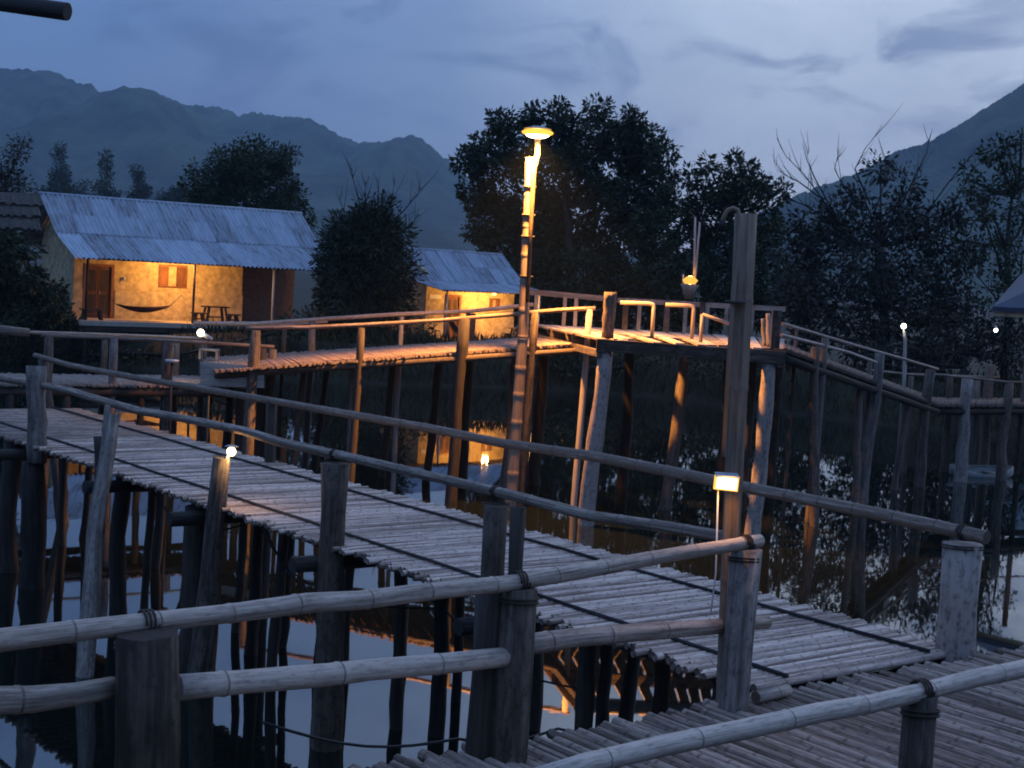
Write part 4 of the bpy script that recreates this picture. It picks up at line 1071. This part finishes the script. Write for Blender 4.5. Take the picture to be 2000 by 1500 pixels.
def tree(name, label, d, lobes, trunk, leaf=.34, per=230, clump=.75, mat=None, droop=.35, limb_r=.06, cat='tree', spread=1.0, group=None, ratio=.45, twigs=None, trunk_r=.25, tight=1.0):
    """lobes (px, py, r_px) of the photograph's crown; each gets its own depth inside the crown"""
    base = atd(trunk[0][0], trunk[0][1], d); base.z = max(0.9, ground_z(base.x, base.y)) - .1
    t = thing(name, base, label, cat, group)
    kk = d / F_PX
    path = [base] + [atd(px, py, d) for px, py in trunk[1:]]
    mb = MB(); n = len(path)
    mb.tube([lerp(path[i], path[i + 1], s) + Vector((random.uniform(-.05, .05), random.uniform(-.05, .05), 0)) for i in range(n - 1) for s in (0, .33, .66)] + [path[-1]],
            [trunk_r * lerp(1.1, .35, i / (3 * (n - 1))) for i in range(3 * (n - 1) + 1)], sides=9, rough=.05)
    mb.build('trunk', [M_BARK], t)
    P = []; A = []; S = []
    limbs = MB()
    for (px, py, rp) in lobes:
        R = rp * kk
        c = atd(px, py, d) + Vector((0, random.uniform(-1.4, 1.4) * R * spread, 0))
        # limb from the trunk to the lobe
        k = max(range(n), key=lambda i: -((path[i] - c).length + max(0, path[i].z - c.z) * 3))
        a = path[k] if k else lerp(path[0], path[1], .6)
        mid = lerp(a, c, .5) + Vector((random.uniform(-.2, .2), random.uniform(-.2, .2), -.18 * (c - a).length * .4))
        limbs.tube([a, mid, c, c + UP * R * .5], [limb_r * 1.6, limb_r, limb_r * .6, limb_r * .25], sides=6)
        nc = max(5, int(DENS * per * (R / 1.0) ** 2 / 16))
        for q in range(nc):
            v = RNG.normal(size=3); v /= np.linalg.norm(v); rr = R * (0.35 + 0.68 * RNG.random() ** .6)
            cc = np.array(c) + v * rr * np.array((1, 1, .95))
            m_ = int(RNG.integers(30, 52))
            dirs = RNG.normal(size=(m_, 3)) + v * .5; dirs[:, 2] -= droop
            dirs /= np.linalg.norm(dirs, axis=1, keepdims=True)
            st = cc + dirs * clump * RNG.uniform(.05, .75, (m_, 1)) ** .8
            P.append(st); A.append(dirs); S.append(leaf * .62 * RNG.uniform(.45, 1.3, m_))
    limbs.build('limb', [M_BARK], t, kind='stuff')
    if twigs:
        tw = MB()
        for pts in twigs:
            q = [atd(x, y, d + random.uniform(-.6, .6)) for x, y in pts]
            tw.tube(q, [lerp(.038, .008, i / (len(q) - 1)) for i in range(len(q))], sides=5)
            for i in range(1, len(q)):
                for _ in range(3):
                    a = lerp(q[i - 1], q[i], random.random()); dd = (q[i] - q[i - 1]).normalized() + Vector((random.uniform(-.8, .8), random.uniform(-.8, .8), random.uniform(-.2, .9)))
                    ln_ = random.uniform(.3, .9); tw.tube([a, a + dd * ln_ * .5, a + dd * ln_ + UP * .12], [.02, .013, .006], sides=4)
        tw.build('bare_branches', [M_BARK], t, kind='stuff')
    o = leaf_mesh('crown', np.concatenate(P), np.concatenate(A), np.concatenate(S), mat or M_LEAF, t, ratio=ratio)
    return t
tree('broadleaf_tree', 'tallest broad leaved tree rising behind the street lamp', 88,
     [(985, 240, 24), (978, 275, 24), (1037, 228, 20), (1040, 262, 24), (1092, 228, 26), (1118, 250, 22), (1085, 270, 30), (1166, 216, 17), (1166, 250, 20), (1225, 245, 26), (1262, 268, 28), (1285, 300, 26), (1210, 285, 40), (1255, 320, 40), (1150, 300, 34), (1110, 320, 34),
      (940, 288, 22), (915, 320, 24), (950, 335, 28), (1000, 320, 34), (1055, 325, 30), (1300, 350, 22), (930, 380, 26), (970, 390, 36), (1030, 395, 38), (1090, 385, 40), (1170, 375, 44), (1235, 390, 46), (1290, 400, 34),
      (945, 445, 34), (1000, 460, 42), (1065, 460, 42), (1130, 455, 44), (1200, 460, 46), (1270, 460, 44), (960, 530, 44), (1040, 540, 50), (1120, 540, 50), (1200, 545, 50), (1280, 540, 50), (1000, 600, 40), (1100, 610, 45), (1200, 610, 45), (1300, 600, 45)],
     [(1120, 700), (1115, 520), (1105, 400), (1110, 300)], leaf=.50, per=210, clump=.55, trunk_r=.35, spread=1.2, tight=1.0)
tree('broadleaf_tree', 'lower dark tree right of the tallest one, behind the platform', 78,
     [(1382, 322, 14), (1425, 318, 16), (1455, 328, 14), (1345, 350, 18), (1400, 360, 24), (1438, 352, 20), (1492, 352, 18), (1470, 378, 26), (1520, 378, 15), (1365, 400, 34), (1430, 410, 40), (1500, 420, 30), (1350, 460, 40), (1420, 480, 46), (1495, 480, 40), (1340, 540, 45), (1420, 550, 48), (1500, 550, 45), (1560, 590, 40), (1380, 600, 40), (1470, 610, 40)],
     [(1430, 690), (1432, 520), (1428, 420)], leaf=.46, per=200, clump=.55, spread=1.1)
tree('leafy_tree', 'thinning dark tree with bare twigs on the right, in front of the slope', 66,
     [(1600, 440, 34), (1560, 480, 36), (1650, 400, 26), (1690, 380, 22), (1640, 460, 36), (1700, 450, 38), (1750, 420, 34), (1760, 360, 22), (1720, 330, 16), (1790, 460, 36), (1840, 440, 34), (1880, 410, 26), (1600, 540, 42), (1680, 530, 42), (1760, 530, 42), (1830, 520, 38), (1880, 500, 30), (1560, 580, 40), (1640, 600, 42), (1720, 610, 42), (1800, 600, 42), (1870, 590, 40), (1590, 650, 38), (1690, 670, 38), (1790, 670, 38), (1870, 660, 36)],
     [(1730, 760), (1728, 600), (1720, 480)], leaf=.42, per=170, clump=.8, mat=M_LEAF3, limb_r=.05,
     twigs=[[(1640, 440), (1600, 380), (1570, 340), (1535, 305), (1517, 270)], [(1625, 410), (1590, 345), (1575, 310), (1580, 295)], [(1600, 385), (1560, 355), (1530, 340), (1512, 318)], [(1690, 420), (1650, 370), (1630, 330), (1640, 290)], [(1700, 400), (1670, 330), (1690, 290), (1710, 265)],
            [(1760, 400), (1790, 340), (1810, 300), (1815, 270)], [(1800, 430), (1850, 360), (1890, 310), (1930, 290)], [(1700, 440), (1730, 350), (1740, 310)], [(1640, 440), (1570, 400), (1530, 385), (1514, 365)], [(1850, 420), (1900, 330), (1950, 290)]])
tree('slim_tree', 'slim forked tree at the right edge in front of the slope', 62,
     [(1940, 300, 16), (1900, 350, 18), (1925, 370, 20), (1945, 500, 26), (1990, 500, 30), (1900, 470, 24), (2020, 330, 30), (1930, 560, 30), (1985, 570, 34), (1990, 270, 22), (1965, 300, 22), (1990, 330, 26), (1960, 350, 20), (1985, 390, 26), (2010, 430, 30), (1935, 420, 18), (1975, 460, 22)],
     [(1962, 760), (1972, 560), (1965, 480), (1978, 380)], leaf=.34, per=100, clump=.6, trunk_r=.16,
     twigs=[[(1970, 560), (1940, 480), (1920, 420), (1915, 380)], [(1972, 540), (1995, 470), (2005, 400)], [(1960, 600), (1910, 540), (1880, 490)], [(1975, 620), (2000, 560), (2020, 520)]])
tree('low_tree', 'low dark tree on the right bank above the lit posts', 62,
     [(1900, 650, 36), (1940, 680, 34), (1850, 690, 36), (1960, 640, 32), (1990, 690, 34), (1800, 700, 34), (1740, 700, 34)], [(1880, 780), (1885, 690)], leaf=.36, per=170, clump=.7, mat=M_LEAF3, trunk_r=.14)
tree('round_tree', 'dense round dark tree above the roof of the larger hut', 96,
     [(480, 300, 34), (450, 320, 36), (515, 320, 36), (480, 345, 44), (430, 370, 40), (540, 360, 36), (480, 390, 50), (400, 400, 32), (385, 370, 20), (550, 410, 38), (575, 390, 20), (545, 300, 14), (568, 300, 12), (562, 318, 10), (420, 430, 40), (560, 450, 40), (585, 430, 18), (520, 430, 40), (380, 330, 8)],
     [(480, 640), (482, 450), (480, 360)], leaf=.42, per=170, clump=.7)
tree('bamboo_clump', 'feathery bamboo clump between the two huts', 70,
     [(715, 430, 30), (745, 425, 26), (690, 450, 30), (765, 455, 28), (725, 465, 38), (785, 470, 18), (670, 480, 34), (740, 510, 44), (690, 530, 46), (645, 520, 26), (770, 530, 36), (655, 590, 40), (720, 590, 44), (770, 590, 34), (700, 640, 40), (630, 640, 34)],
     [(700, 690), (705, 560), (715, 460)], leaf=.46, per=330, clump=.7, mat=M_LEAF2, ratio=.28, droop=.1, trunk_r=.12,
     twigs=[[(715, 430), (700, 390), (690, 350), (686, 320)], [(720, 430), (712, 380), (716, 345)], [(735, 430), (740, 380), (735, 345)], [(750, 430), (765, 390), (772, 350)], [(760, 440), (790, 410), (815, 380), (822, 365)], [(695, 440), (675, 420), (662, 385)], [(775, 460), (805, 435), (818, 420)]])
for (px, py, h_, w_, lb) in ((118, 388, 104, 62, 'hazy conical tree behind the left end of the hut roof'), (208, 390, 88, 38, 'narrow hazy tree second from the left above the hut roof'), (268, 392, 66, 26, 'narrow hazy tree third from the left above the hut roof'), (345, 400, 34, 60, 'low hazy bush between the narrow trees and the round tree')):
    lob = []
    for i in range(7):
        s = i / 6; lob.append((px + random.uniform(-.25, .25) * w_ * (1 - s), py - s * h_ + 4, max(4, w_ * random.uniform(.26, .42) * (1 - s * .80))))
    for i in range(4): lob.append((px + random.uniform(-.6, .6) * w_, py - random.random() * h_ * .35, w_ * .22))
    tree('conical_tree', lb, 300, lob, [(px, 545), (px, 430), (px + 3, py - h_ * .5)], leaf=.9, per=34, clump=1.5, mat=M_LEAF2, trunk_r=.15)
tree('leaning_tree', 'grey leaning tree at the left edge above the thatched hut', 85,
     [(45, 278, 14), (30, 300, 16), (12, 330, 24), (20, 360, 26), (45, 368, 22), (0, 380, 30), (58, 385, 16), (-20, 340, 30)], [(10, 620), (8, 420), (14, 350)], leaf=.34, per=130, clump=.6, mat=M_LEAF3)
tree('leafy_shrub', 'leafy shrub beside the left wall of the larger hut', 65,
     [(70, 545, 22), (95, 575, 24), (60, 590, 30), (110, 600, 20), (85, 620, 30), (40, 620, 34), (120, 632, 20), (20, 570, 34), (10, 520, 34), (15, 470, 30), (50, 490, 16), (-20, 560, 40)], [(60, 690), (62, 610)], leaf=.40, per=330, clump=.5, cat='shrub', trunk_r=.08)
tree('leafy_shrub', 'low leafy shrub at the left corner of the smaller hut', 69.5,
     [(800, 640, 26), (830, 655, 20), (770, 650, 26), (845, 672, 14), (740, 655, 26)], [(790, 700), (792, 660)], leaf=.3, per=140, clump=.5, cat='shrub', trunk_r=.06)
tree('leafy_shrub', 'green shrub on the bank under the right end of the ramp', 68,
     [(1090, 690, 28), (1120, 720, 26), (1060, 700, 22), (1150, 700, 28), (1200, 700, 30), (1260, 705, 30)], [(1110, 760), (1112, 720)], leaf=.32, per=120, clump=.5, cat='shrub', trunk_r=.06)
tree('leafy_shrub', 'dark shrub on the bank below the sloping bridge', 65,
     [(1560, 740, 30), (1620, 745, 32), (1680, 750, 30), (1500, 735, 30), (1440, 720, 30), (1380, 715, 30)], [(1560, 800), (1562, 750)], leaf=.32, per=120, clump=.5, cat='shrub', trunk_r=.06)
tree('leafy_shrub', 'dark shrub on the bank below the larger hut', 66.5,
     [(60, 690, 34), (140, 680, 24), (200, 690, 20), (10, 690, 34), (580, 640, 24), (540, 650, 18), (270, 690, 16)], [(140, 740), (142, 690)], leaf=.32, per=120, clump=.5, cat='shrub', trunk_r=.06)

# grass along the far bank
gp = []; ga = []; gs = []
N = 42000
gx = RNG.uniform(-40, 40, N); gy = shore(gx) - .25 + 7 * RNG.random(N) ** 1.8
gz = np.array([ground_z(a, b) for a, b in zip(gx, gy)])
def under(h, L):                 # no grass under the huts
    rel = np.stack([gx - h.o.x, gy - h.o.y], -1); uu = (rel @ np.array(h.x.xy)) / h.k; vv = (rel @ np.array(h.y.xy)) / h.k
    return (uu > -.8) & (uu < L + .6) & (vv > -1.0) & (vv < 6.6)
ok = (gz > 0.0) & ~under(H1, 11.6) & ~under(H2, 6.2)
pos = np.stack([gx, gy, gz], -1)[ok]; ax = RNG.normal(size=pos.shape) * .35; ax[:, 2] = 1
gt = thing('bank_grass', (0, 60, 0), 'rough grass', 'grass')
o = leaf_mesh('bank_grass', pos, ax, RNG.uniform(.2, .75, len(pos)) * RNG.uniform(.5, 1.2, len(pos)), M_GRASS, gt, ratio=.10)
o.parent = None; o.location = (0, 60, 0); bpy.data.objects.remove(gt); o.name = 'bank_grass'
tag(o, 'rough grass covering the far bank below the huts', 'grass', kind='stuff')
